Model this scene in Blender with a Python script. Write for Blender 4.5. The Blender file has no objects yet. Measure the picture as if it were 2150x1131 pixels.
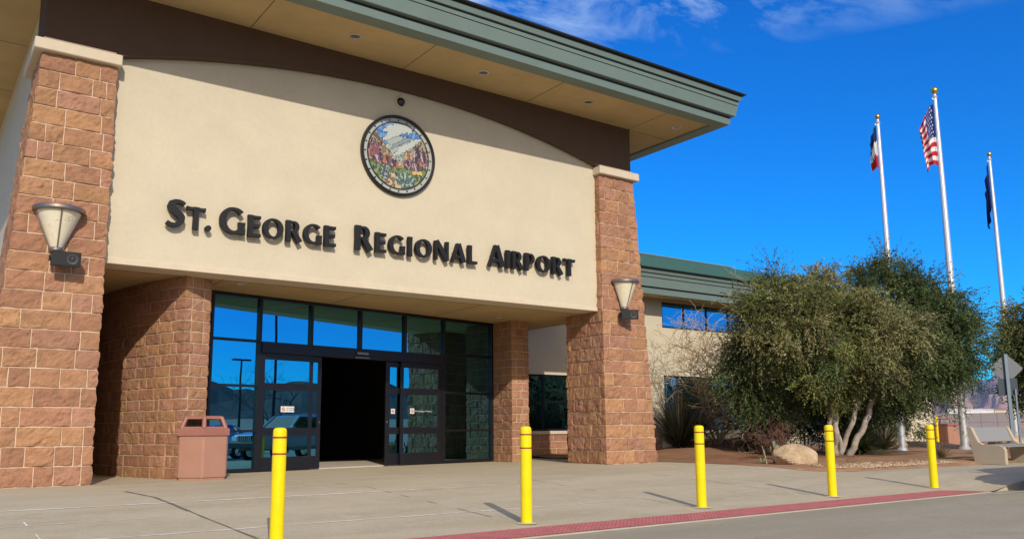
import bpy, math, random
from mathutils import Vector, Matrix, noise
import numpy as np
R = math.radians
C = bpy.context.scene.collection
SC = bpy.context.scene

# ------------------------------------------------------------------ camera
CAM_F, CAM_CX, CAM_CY = 1784.975, 1075.0, 626.08          # photograph pixels (2150 wide)
YAW, PIT, ROL = .623279, .152432, -.0071388
EYE = Vector((0, 0, .85))
_fwd = Vector((math.sin(YAW)*math.cos(PIT), math.cos(YAW)*math.cos(PIT), math.sin(PIT)))
_rt = Vector((math.cos(YAW), -math.sin(YAW), 0)); _up = _rt.cross(_fwd)
rt = _rt*math.cos(ROL)+_up*math.sin(ROL); up = -_rt*math.sin(ROL)+_up*math.cos(ROL)
cd = bpy.data.cameras.new('camera'); cam = bpy.data.objects.new('camera', cd); C.objects.link(cam)
cam.matrix_world = Matrix(((rt.x, up.x, -_fwd.x, EYE.x), (rt.y, up.y, -_fwd.y, EYE.y), (rt.z, up.z, -_fwd.z, EYE.z), (0, 0, 0, 1)))
cd.sensor_width = 36; cd.lens = CAM_F/2150*36; cd.shift_y = (CAM_CY-565.5)/2150
cd.clip_start = .1; cd.clip_end = 60000
SC.camera = cam
def at(u, v, depth):
    """a point seen at photograph pixel (u,v) at that depth: used to look up world places"""
    return EYE + (_fwd + rt*((u-CAM_CX)/CAM_F) - up*((v-CAM_CY)/CAM_F))*depth

# ------------------------------------------------------------------ sky, sun, exposure
SUN_AZ, SUN_EL = R(19), R(30)
sdir = Vector((math.sin(SUN_AZ)*math.cos(SUN_EL), math.cos(SUN_AZ)*math.cos(SUN_EL), -math.sin(SUN_EL)))
sl = bpy.data.lights.new('sun', 'SUN'); sl.energy = 3.45; sl.angle = R(.5); sl.color = (1, .93, .83)
so = bpy.data.objects.new('sun', sl); C.objects.link(so); so.rotation_euler = sdir.to_track_quat('-Z', 'Y').to_euler()
W = bpy.data.worlds.new('World'); SC.world = W; W.use_nodes = True
CLX, CLY = 0.05, 0.62
def build_sky():
    nt = W.node_tree; nt.nodes.clear(); N = nt.nodes.new; L = nt.links.new
    sky = N('ShaderNodeTexSky'); sky.sky_type = 'NISHITA'; sky.sun_disc = False
    sky.sun_elevation = SUN_EL; sky.sun_rotation = math.pi+SUN_AZ
    sky.air_density = 1.0; sky.dust_density = .3; sky.ozone_density = 3.0; sky.altitude = 900
    hs = N('ShaderNodeHueSaturation'); hs.inputs['Saturation'].default_value = 1.28; hs.inputs['Hue'].default_value = .506; hs.inputs['Value'].default_value = 1.0
    L(sky.outputs[0], hs.inputs['Color'])
    tint = N('ShaderNodeMix'); tint.data_type = 'RGBA'; tint.blend_type = 'MULTIPLY'; tint.inputs[0].default_value = 1
    tint.inputs[7].default_value = (.03, 1.0, 1.58, 1); L(hs.outputs[0], tint.inputs[6])
    tc = N('ShaderNodeTexCoord'); sp = N('ShaderNodeSeparateXYZ'); L(tc.outputs['Generated'], sp.inputs[0])
    def m(op, a, b=None, clamp=False):
        n = N('ShaderNodeMath'); n.operation = op; n.use_clamp = clamp
        for i, x in enumerate((a, b)):
            if x is None: continue
            if isinstance(x, (int, float)): n.inputs[i].default_value = x
            else: L(x, n.inputs[i])
        return n.outputs[0]
    z = m('MAXIMUM', sp.outputs[2], .05)
    cx = m('DIVIDE', sp.outputs[0], z); cy = m('DIVIDE', sp.outputs[1], z)
    cb = N('ShaderNodeCombineXYZ'); L(cx, cb.inputs[0]); L(cy, cb.inputs[1])
    mp = N('ShaderNodeMapping'); mp.inputs['Rotation'].default_value = (0, 0, R(52)); mp.inputs['Scale'].default_value = (1.5, 3.2, 1); mp.inputs['Location'].default_value = (CLX, CLY, 0); L(cb.outputs[0], mp.inputs[0])
    n1 = N('ShaderNodeTexNoise'); n1.inputs['Scale'].default_value = 1.0; n1.inputs['Detail'].default_value = 9; n1.inputs['Roughness'].default_value = .62; n1.inputs['Distortion'].default_value = .5
    L(mp.outputs[0], n1.inputs['Vector'])
    mask = m('MULTIPLY', m('SUBTRACT', n1.outputs['Fac'], .455), 6.0, True)
    band = m('MULTIPLY', m('SUBTRACT', sp.outputs[2], .405), 14.0, True)
    fac = m('MULTIPLY', m('MULTIPLY', mask, band), .8)
    mx = N('ShaderNodeMix'); mx.data_type = 'RGBA'; L(fac, mx.inputs[0]); L(tint.outputs[2], mx.inputs[6]); mx.inputs[7].default_value = (6.0, 7.6, 9.2, 1)
    # pale warm glare of the sky round the sun
    dt = N('ShaderNodeVectorMath'); dt.operation = 'DOT_PRODUCT'; L(tc.outputs['Generated'], dt.inputs[0]); dt.inputs[1].default_value = tuple(-sdir)
    gl = m('POWER', m('MULTIPLY', m('SUBTRACT', dt.outputs['Value'], .55), 1/.45, True), 1.6)
    ga = N('ShaderNodeMix'); ga.data_type = 'RGBA'; L(gl, ga.inputs[0]); L(mx.outputs[2], ga.inputs[6]); ga.inputs[7].default_value = (12.5, 9.3, 5.4, 1)
    bg = N('ShaderNodeBackground'); bg.inputs['Strength'].default_value = .12; L(ga.outputs[2], bg.inputs[0])
    out = N('ShaderNodeOutputWorld'); L(bg.outputs[0], out.inputs[0])
build_sky()
SC.view_settings.view_transform = 'Standard'; SC.view_settings.look = 'None'
SC.view_settings.exposure = 0; SC.view_settings.gamma = 1
SC.render.engine = 'CYCLES'
SC.cycles.max_bounces = 8; SC.cycles.transparent_max_bounces = 16; SC.cycles.caustics_reflective = False; SC.cycles.caustics_refractive = False

# ------------------------------------------------------------------ helpers
class MB:
    def __init__(s): s.v = []; s.f = []; s.m = []; s.c = []; s.cur = 0; s.col = (1, 1, 1)
    def face(s, idx): s.f.append(tuple(idx)); s.m.append(s.cur); s.c.append(s.col)
    def add(s, verts, faces):
        o = len(s.v); s.v.extend([tuple(x) for x in verts])
        for f in faces: s.face([o+i for i in f])
    def quad(s, a, b, c, d): s.add((a, b, c, d), ((0, 1, 2, 3),))
    def box(s, x0, x1, y0, y1, z0, z1, M=None):
        p = [Vector((x, y, z)) for z in (z0, z1) for y in (y0, y1) for x in (x0, x1)]
        if M is not None: p = [M @ q for q in p]
        s.add(p, ((0, 2, 3, 1), (4, 5, 7, 6), (0, 1, 5, 4), (2, 6, 7, 3), (0, 4, 6, 2), (1, 3, 7, 5)))
    def bbox(s, x0, x1, y0, y1, z0, z1, b=.02, M=None):
        """box with chamfered edges"""
        X = (x0, x1); Y = (y0, y1); Z = (z0, z1); pts = {}; vs = []
        for i in (0, 1):
            for j in (0, 1):
                for k in (0, 1):
                    sx, sy, sz = (b if i == 0 else -b), (b if j == 0 else -b), (b if k == 0 else -b)
                    for ax, p in enumerate(((X[i], Y[j]+sy, Z[k]+sz), (X[i]+sx, Y[j], Z[k]+sz), (X[i]+sx, Y[j]+sy, Z[k]))):
                        pts[i, j, k, ax] = len(vs); q = Vector(p); vs.append(M @ q if M is not None else q)
        fs = []
        P = lambda i, j, k, a: pts[i, j, k, a]
        for a in range(3):
            for e in (0, 1):
                seq = ((0, 0), (1, 0), (1, 1), (0, 1)); 
                if a == 0: f = [P(e, q[0], q[1], 0) for q in seq]
                elif a == 1: f = [P(q[0], e, q[1], 1) for q in seq]
                else: f = [P(q[0], q[1], e, 2) for q in seq]
                fs.append(f if ((e == 1) != (a == 1)) else f[::-1])
        for e in (0, 1):
            for g in (0, 1):
                fs.append([P(0, e, g, 1), P(1, e, g, 1), P(1, e, g, 2), P(0, e, g, 2)])
                fs.append([P(e, 0, g, 0), P(e, 1, g, 0), P(e, 1, g, 2), P(e, 0, g, 2)])
                fs.append([P(e, g, 0, 0), P(e, g, 1, 0), P(e, g, 1, 1), P(e, g, 0, 1)])
        for i in (0, 1):
            for j in (0, 1):
                for k in (0, 1): fs.append([P(i, j, k, 0), P(i, j, k, 1), P(i, j, k, 2)])
        s.add(vs, fs)
    def tube(s, pts, rad, n=8, cap=True):
        pts = [Vector(p) for p in pts]
        if not hasattr(rad, '__len__'): rad = [rad]*len(pts)
        rings = []; prev = None
        for i, p in enumerate(pts):
            t = (pts[min(i+1, len(pts)-1)]-pts[max(i-1, 0)])
            if t.length < 1e-9: t = Vector((0, 0, 1))
            t.normalize()
            if prev is None:
                a = t.orthogonal().normalized()
            else:
                a = prev-t*prev.dot(t)
                a = a.normalized() if a.length > 1e-6 else t.orthogonal().normalized()
            prev = a; b = t.cross(a)
            rings.append([p+(a*math.cos(2*math.pi*k/n)+b*math.sin(2*math.pi*k/n))*rad[i] for k in range(n)])
        o = len(s.v)
        for r in rings: s.v.extend([tuple(q) for q in r])
        for i in range(len(rings)-1):
            for k in range(n): s.face((o+i*n+k, o+i*n+(k+1) % n, o+(i+1)*n+(k+1) % n, o+(i+1)*n+k))
        if cap:
            s.face([o+k for k in range(n)][::-1]); s.face([o+(len(rings)-1)*n+k for k in range(n)])
    def lathe(s, prof, n=24, c=(0, 0, 0), a0=0, a1=2*math.pi):
        full = abs(a1-a0-2*math.pi) < 1e-6; m = n if full else n+1; o = len(s.v)
        for r, z in prof:
            for k in range(m):
                a = a0+(a1-a0)*k/n; s.v.append((c[0]+r*math.cos(a), c[1]+r*math.sin(a), c[2]+z))
        for i in range(len(prof)-1):
            for k in range(n):
                k2 = (k+1) % m
                s.face((o+i*m+k, o+i*m+k2, o+(i+1)*m+k2, o+(i+1)*m+k))
    def prism(s, poly, z0, z1, M=None):
        """poly: list of (x,y) counter-clockwise"""
        n = len(poly); p = [Vector((x, y, z0)) for x, y in poly]+[Vector((x, y, z1)) for x, y in poly]
        if M is not None: p = [M @ q for q in p]
        s.add(p, [tuple(range(n))[::-1], tuple(range(n, 2*n))]+[(i, (i+1) % n, n+(i+1) % n, n+i) for i in range(n)])
    def grid(s, fn, nu, nv, colfn=None):
        o = len(s.v)
        for j in range(nv+1):
            for i in range(nu+1): s.v.append(tuple(fn(i/nu, j/nv)))
        for j in range(nv):
            for i in range(nu):
                if colfn: s.col = colfn((i+.5)/nu, (j+.5)/nv)
                a = o+j*(nu+1)+i; s.face((a, a+1, a+nu+2, a+nu+1))
    def build(s, name, mats, parent=None, smooth=False, loc=None):
        me = bpy.data.meshes.new(name)
        vs = s.v
        if parent is not None and loc is None:
            base = parent
            off = Vector((0, 0, 0))
            while base is not None: off += base.location; base = base.parent
            vs = [(x-off.x, y-off.y, z-off.z) for x, y, z in vs]
        elif loc is not None:
            vs = [(x-loc[0], y-loc[1], z-loc[2]) for x, y, z in vs]
        me.from_pydata(vs, [], s.f)
        if not isinstance(mats, (list, tuple)): mats = [mats]
        for m_ in mats: me.materials.append(m_)
        if len(mats) > 1: me.polygons.foreach_set('material_index', s.m)
        at_ = me.attributes.new('col', 'FLOAT_VECTOR', 'FACE')
        at_.data.foreach_set('vector', [x for c in s.c for x in c])
        if smooth: me.polygons.foreach_set('use_smooth', [True]*len(me.polygons))
        me.update()
        o = bpy.data.objects.new(name, me); C.objects.link(o)
        if parent is not None: o.parent = parent
        elif loc is not None: o.location = loc
        return o

def tag(o, label, cat, group=None):
    o['label'] = label; o['category'] = cat
    if group: o['group'] = group
    return o
def thing(name, label, cat, loc=(0, 0, 0), group=None):
    o = bpy.data.objects.new(name, None); C.objects.link(o); o.location = loc
    o.empty_display_size = .2
    return tag(o, label, cat, group)
def struct(o): o['kind'] = 'structure'; return o
def smooth01(a, b, x):
    t = min(1, max(0, (x-a)/(b-a))); return t*t*(3-2*t)

# ------------------------------------------------------------------ materials
def mat(name, col=(.5, .5, .5), rough=.6, metal=0., noise_amt=0., noise_scale=5., bump=0., bump_scale=40., attr=False, spec=.5, coat=0., stretch=None, noise2=0., noise2_scale=40., bump_dist=.02):
    m = bpy.data.materials.new(name); m.use_nodes = True; nt = m.node_tree; N = nt.nodes.new; L = nt.links.new
    b = nt.nodes['Principled BSDF']; b.inputs['Roughness'].default_value = rough; b.inputs['Metallic'].default_value = metal
    b.inputs['Specular IOR Level'].default_value = spec; b.inputs['Coat Weight'].default_value = coat
    tc = N('ShaderNodeTexCoord'); vec = tc.outputs['Object']
    if stretch:
        mp = N('ShaderNodeMapping'); mp.inputs['Scale'].default_value = stretch; L(vec, mp.inputs[0]); vec2 = mp.outputs[0]
    else: vec2 = vec
    if attr:
        a = N('ShaderNodeAttribute'); a.attribute_name = 'col'; c = a.outputs['Color']
    else:
        r = N('ShaderNodeRGB'); r.outputs[0].default_value = (*col, 1); c = r.outputs[0]
    for amt, sc_, det in ((noise_amt, noise_scale, 6), (noise2, noise2_scale, 4)):
        if amt:
            n = N('ShaderNodeTexNoise'); n.inputs['Scale'].default_value = sc_; n.inputs['Detail'].default_value = det; n.inputs['Roughness'].default_value = .6; L(vec2, n.inputs['Vector'])
            mr = N('ShaderNodeMapRange'); mr.inputs[1].default_value = .28; mr.inputs[2].default_value = .72; mr.inputs[3].default_value = 1-amt; mr.inputs[4].default_value = 1+amt; L(n.outputs['Fac'], mr.inputs[0])
            mu = N('ShaderNodeVectorMath'); mu.operation = 'SCALE'; L(c, mu.inputs[0]); L(mr.outputs[0], mu.inputs['Scale']); c = mu.outputs[0]
    L(c, b.inputs['Base Color'])
    if bump:
        n = N('ShaderNodeTexNoise'); n.inputs['Scale'].default_value = bump_scale; n.inputs['Detail'].default_value = 6; n.inputs['Roughness'].default_value = .65; L(vec, n.inputs['Vector'])
        bp = N('ShaderNodeBump'); bp.inputs['Strength'].default_value = bump; bp.inputs['Distance'].default_value = bump_dist; L(n.outputs['Fac'], bp.inputs['Height']); L(bp.outputs[0], b.inputs['Normal'])
    return m
def leaf_mat(name, rough=.55, trans=.18):
    m = bpy.data.materials.new(name); m.use_nodes = True; nt = m.node_tree; N = nt.nodes.new; L = nt.links.new
    b = nt.nodes['Principled BSDF']; a = N('ShaderNodeAttribute'); a.attribute_name = 'col'
    L(a.outputs['Color'], b.inputs['Base Color']); b.inputs['Roughness'].default_value = rough; b.inputs['Specular IOR Level'].default_value = .3
    t = N('ShaderNodeBsdfTranslucent'); L(a.outputs['Color'], t.inputs[0])
    mx = N('ShaderNodeMixShader'); mx.inputs[0].default_value = trans; L(b.outputs[0], mx.inputs[1]); L(t.outputs[0], mx.inputs[2])
    L(mx.outputs[0], nt.nodes['Material Output'].inputs[0]); return m
def glass_mat(name, tint=(.55, .86, 1.0), refl=.66, trans=(.10, .13, .13)):
    m = bpy.data.materials.new(name); m.use_nodes = True; nt = m.node_tree; N = nt.nodes.new; L = nt.links.new
    nt.nodes.remove(nt.nodes['Principled BSDF'])
    g = N('ShaderNodeBsdfGlossy'); g.inputs['Color'].default_value = (*tint, 1); g.inputs['Roughness'].default_value = 0
    t = N('ShaderNodeBsdfTransparent'); t.inputs[0].default_value = (*trans, 1)
    mx = N('ShaderNodeMixShader'); mx.inputs[0].default_value = refl; L(t.outputs[0], mx.inputs[1]); L(g.outputs[0], mx.inputs[2])
    # the panes are not perfectly flat: a slow waviness bends the reflections a little
    tc = N('ShaderNodeTexCoord'); n = N('ShaderNodeTexNoise'); n.inputs['Scale'].default_value = .9; n.inputs['Detail'].default_value = 1; L(tc.outputs['Object'], n.inputs['Vector'])
    bp = N('ShaderNodeBump'); bp.inputs['Strength'].default_value = .05; bp.inputs['Distance'].default_value = .02; L(n.outputs['Fac'], bp.inputs['Height']); L(bp.outputs[0], g.inputs['Normal'])
    L(mx.outputs[0], nt.nodes['Material Output'].inputs[0]); return m

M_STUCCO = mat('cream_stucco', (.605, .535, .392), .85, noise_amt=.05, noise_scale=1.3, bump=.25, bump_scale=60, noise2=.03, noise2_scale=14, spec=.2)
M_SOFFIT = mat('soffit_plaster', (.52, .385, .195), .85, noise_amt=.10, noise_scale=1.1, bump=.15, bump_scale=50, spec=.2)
M_BROWN = mat('brown_stucco', (.105, .066, .044), .85, noise_amt=.06, noise_scale=2, bump=.25, bump_scale=60, spec=.2)
M_TRIM = mat('taupe_trim', (.36, .28, .2), .8, bump=.15, spec=.2)
M_CAP = mat('cast_stone', (.63, .54, .40), .8, noise_amt=.05, noise_scale=4, bump=.15, bump_scale=80, spec=.2)
M_STONE = mat('split_sandstone', rough=.9, attr=True, noise_amt=.16, noise_scale=7, noise2=.10, noise2_scale=45, bump=.9, bump_scale=16, spec=.15, bump_dist=.035)
M_MORTAR = mat('mortar', (.66, .52, .38), .9, noise_amt=.08, noise_scale=12, spec=.1)
M_GREEN = mat('green_painted_metal', (.155, .21, .185), .45, noise_amt=.05, noise_scale=1.5, spec=.4)
M_ROOF = mat('green_roof_tiles', (.045, .12, .10), .6, noise_amt=.12, noise_scale=3, noise2=.1, noise2_scale=30)
M_GAP = mat('dark_gap', (.012, .014, .014), .7)
M_FRAME = mat('dark_anodised_frame', (.012, .011, .013), .38, metal=.2, spec=.5)
M_GLASS = glass_mat('reflective_glass', (.14, .47, .70), .86, (.09, .12, .12))
M_CGLASS = glass_mat('car_glass', (.9, .95, 1), .4, (.08, .09, .09))
M_BLACK = mat('black_paint', (.010, .010, .011), .45)
M_LETTER = mat('black_sign_paint', (.012, .012, .014), .6, spec=.3)
M_BRONZE = mat('brushed_bronze', (.30, .25, .22), .35, metal=.8, noise_amt=.08, noise_scale=20)
M_SHADE = mat('parchment_glass', (.80, .73, .54), .35, noise_amt=.05, noise_scale=9, spec=.4)
M_VEIN = mat('shade_vein', (.62, .54, .37), .5)
M_YELLOW = mat('yellow_plastic', (.95, .71, .0), .42, noise_amt=.07, noise_scale=4, noise2=.09, noise2_scale=55, spec=.35)
M_REDTAPE = mat('red_tape', (.33, .035, .02), .5)
M_BIN = mat('terracotta_aggregate', (.40, .205, .14), .8, noise_amt=.06, noise_scale=3, noise2=.14, noise2_scale=120, bump=.3, bump_scale=150, bump_dist=.004)
M_BINLID = mat('terracotta_plastic', (.33, .135, .10), .6, noise_amt=.06, noise_scale=6)
M_CONC = mat('bench_concrete', (.48, .395, .285), .85, noise_amt=.05, noise_scale=4, noise2=.1, noise2_scale=110, bump=.2, bump_scale=120, bump_dist=.004)
M_SLAB = mat('pad_concrete', (.50, .42, .31), .85, noise_amt=.1, noise_scale=3, bump=.2)
M_STEEL = mat('brushed_aluminium', (.70, .69, .68), .42, metal=.55, noise_amt=.05, noise_scale=8)
M_MESH = mat('perforated_metal', (.27, .265, .25), .6)
M_GOLD = mat('gold_ball', (.75, .48, .12), .25, metal=1)
M_FLAG = mat('flag_cloth', attr=True, rough=.8, spec=.1)
M_ART = mat('stained_glass', attr=True, rough=.25, spec=.5)
M_WHITE = mat('white_paint', (.75, .74, .70), .6)
M_SIGNBACK = mat('sign_aluminium', (.17, .18, .19), .55, metal=.2, noise_amt=.06, noise_scale=6)
M_POST = mat('galvanised_post', (.20, .25, .29), .5, metal=.4, noise_amt=.08, noise_scale=8)
M_BARK = mat('pale_bark', (.39, .33, .265), .9, noise_amt=.3, noise_scale=9, bump=.6, bump_scale=25)
M_TWIG = mat('dry_twig', (.46, .36, .21), .9, noise_amt=.15, noise_scale=12)
M_RTWIG = mat('reddish_twig', (.17, .085, .055), .9)
M_LEAF = leaf_mat('leaves')
M_BLADE = leaf_mat('blades', .5, .1)
M_ROCK = mat('boulder_rock', (.50, .36, .22), .9, noise_amt=.3, noise_scale=3, bump=.9, bump_scale=9, noise2=.15, noise2_scale=30, bump_dist=.05)
M_TYRE = mat('tyre_rubber', (.015, .015, .016), .8)
M_CHROME = mat('chrome', (.7, .72, .74), .12, metal=1)
M_LAMPGL = mat('headlight_glass', (.8, .82, .85), .08, spec=.8, coat=.5)
M_SILVER = mat('silver_car_paint', (.50, .54, .57), .25, metal=.3, coat=.8)
M_WCAR = mat('white_car_paint', (.78, .80, .82), .25, coat=.8)
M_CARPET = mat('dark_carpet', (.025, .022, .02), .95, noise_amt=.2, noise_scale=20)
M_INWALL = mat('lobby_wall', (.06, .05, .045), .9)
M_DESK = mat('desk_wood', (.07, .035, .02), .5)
M_THRESH = mat('threshold_concrete', (.52, .46, .37), .8, noise_amt=.06, noise_scale=4)

def ground_mat(name, c1, c2, sc1=.6, sc2=18, crack=False, streak=None, rough=.9, bump=.25, spots=.0, c3=None, bsc=70):
    m = bpy.data.materials.new(name); m.use_nodes = True; nt = m.node_tree; N = nt.nodes.new; L = nt.links.new
    b = nt.nodes['Principled BSDF']; b.inputs['Roughness'].default_value = rough; b.inputs['Specular IOR Level'].default_value = .2
    tc = N('ShaderNodeTexCoord'); v = tc.outputs['Object']
    mp = N('ShaderNodeMapping'); mp.inputs['Scale'].default_value = streak or (1, 1, 1); L(v, mp.inputs[0])
    n1 = N('ShaderNodeTexNoise'); n1.inputs['Scale'].default_value = sc1; n1.inputs['Detail'].default_value = 9; n1.inputs['Roughness'].default_value = .65; L(mp.outputs[0], n1.inputs['Vector'])
    n2 = N('ShaderNodeTexNoise'); n2.inputs['Scale'].default_value = sc2; n2.inputs['Detail'].default_value = 7; n2.inputs['Roughness'].default_value = .7; L(v, n2.inputs['Vector'])
    r1 = N('ShaderNodeValToRGB'); r1.color_ramp.elements[0].position = .35; r1.color_ramp.elements[1].position = .66
    r1.color_ramp.elements[0].color = (*c1, 1); r1.color_ramp.elements[1].color = (*c2, 1); L(n1.outputs['Fac'], r1.inputs[0])
    mr = N('ShaderNodeMapRange'); mr.inputs[1].default_value = .3; mr.inputs[2].default_value = .7; mr.inputs[3].default_value = .86; mr.inputs[4].default_value = 1.14; L(n2.outputs['Fac'], mr.inputs[0])
    mu = N('ShaderNodeVectorMath'); mu.operation = 'SCALE'; L(r1.outputs[0], mu.inputs[0]); L(mr.outputs[0], mu.inputs['Scale']); c = mu.outputs[0]
    if c3:
        n3 = N('ShaderNodeTexNoise'); n3.inputs['Scale'].default_value = 2.2; n3.inputs['Detail'].default_value = 8; n3.inputs['Roughness'].default_value = .75; L(v, n3.inputs['Vector'])
        r3 = N('ShaderNodeValToRGB'); r3.color_ramp.elements[0].position = .5; r3.color_ramp.elements[1].position = .62; L(n3.outputs['Fac'], r3.inputs[0])
        mx = N('ShaderNodeMix'); mx.data_type = 'RGBA'; L(r3.outputs[0], mx.inputs[0]); L(c, mx.inputs[6]); mx.inputs[7].default_value = (*c3, 1); c = mx.outputs[2]
    if spots:
        vo = N('ShaderNodeTexVoronoi'); vo.inputs['Scale'].default_value = 2.3; L(v, vo.inputs['Vector'])
        rs = N('ShaderNodeValToRGB'); rs.color_ramp.elements[0].position = .025; rs.color_ramp.elements[1].position = .06
        rs.color_ramp.elements[0].color = (1-spots,)*3+(1,); rs.color_ramp.elements[1].color = (1, 1, 1, 1); L(vo.outputs['Distance'], rs.inputs[0])
        mz = N('ShaderNodeMix'); mz.data_type = 'RGBA'; mz.blend_type = 'MULTIPLY'; mz.inputs[0].default_value = 1; L(c, mz.inputs[6]); L(rs.outputs[0], mz.inputs[7]); c = mz.outputs[2]
    L(c, b.inputs['Base Color'])
    if bump:
        nb = N('ShaderNodeTexNoise'); nb.inputs['Scale'].default_value = bsc; nb.inputs['Detail'].default_value = 8; L(v, nb.inputs['Vector'])
        bp = N('ShaderNodeBump'); bp.inputs['Strength'].default_value = bump; bp.inputs['Distance'].default_value = .02; L(nb.outputs['Fac'], bp.inputs['Height']); L(bp.outputs[0], b.inputs['Normal'])
    return m
M_WALK = ground_mat('sidewalk_concrete', (.42, .36, .245), (.53, .455, .32), .7, 24, streak=(.45, 1.6, 1), spots=.35, bump=.15, c3=(.50, .435, .315))
M_ROAD = ground_mat('road_concrete', (.315, .275, .20), (.39, .345, .255), .5, 30, streak=(.3, 1.4, 1), spots=.55, bump=.25, c3=(.335, .29, .21))
M_LOT = ground_mat('parking_warm_bounce', (.33, .27, .19), (.42, .35, .25), .2, 20, bump=.3)  # lot colour made pale and warm to bounce light onto the facade
M_DIRT = ground_mat('red_dirt', (.30, .155, .08), (.40, .24, .13), .9, 30, bump=.9, c3=(.42, .27, .145), bsc=22)
M_MULCH = ground_mat('dark_red_mulch', (.23, .115, .06), (.33, .18, .10), 1.5, 40, bump=.9, bsc=22)
M_GRAVEL = ground_mat('pale_gravel', (.45, .38, .27), (.62, .54, .42), 6, 60, bump=1.0, bsc=40)
M_DESERT = ground_mat('desert', (.36, .245, .16), (.47, .34, .235), .012, .15, bump=.3, bsc=2)
M_PINK = ground_mat('pink_cliffs', (.31, .20, .185), (.45, .32, .29), .0016, .01, bump=0)
M_FARM = ground_mat('far_rock', (.12, .10, .10), (.22, .19, .185), .0006, .004, bump=0)
M_HILL = ground_mat('dark_hill', (.07, .055, .045), (.12, .10, .08), .004, .03, bump=0)
M_STRIP = mat('red_tactile', (.42, .13, .125), .7, noise_amt=.14, noise_scale=5, noise2=.08, noise2_scale=60)
M_JOINTL = mat('pale_joint_sealant', (.74, .68, .58), .9, noise_amt=.25, noise_scale=9)
M_JOINTD = mat('dark_joint', (.17, .145, .11), .9, noise_amt=.2, noise_scale=9)

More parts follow.
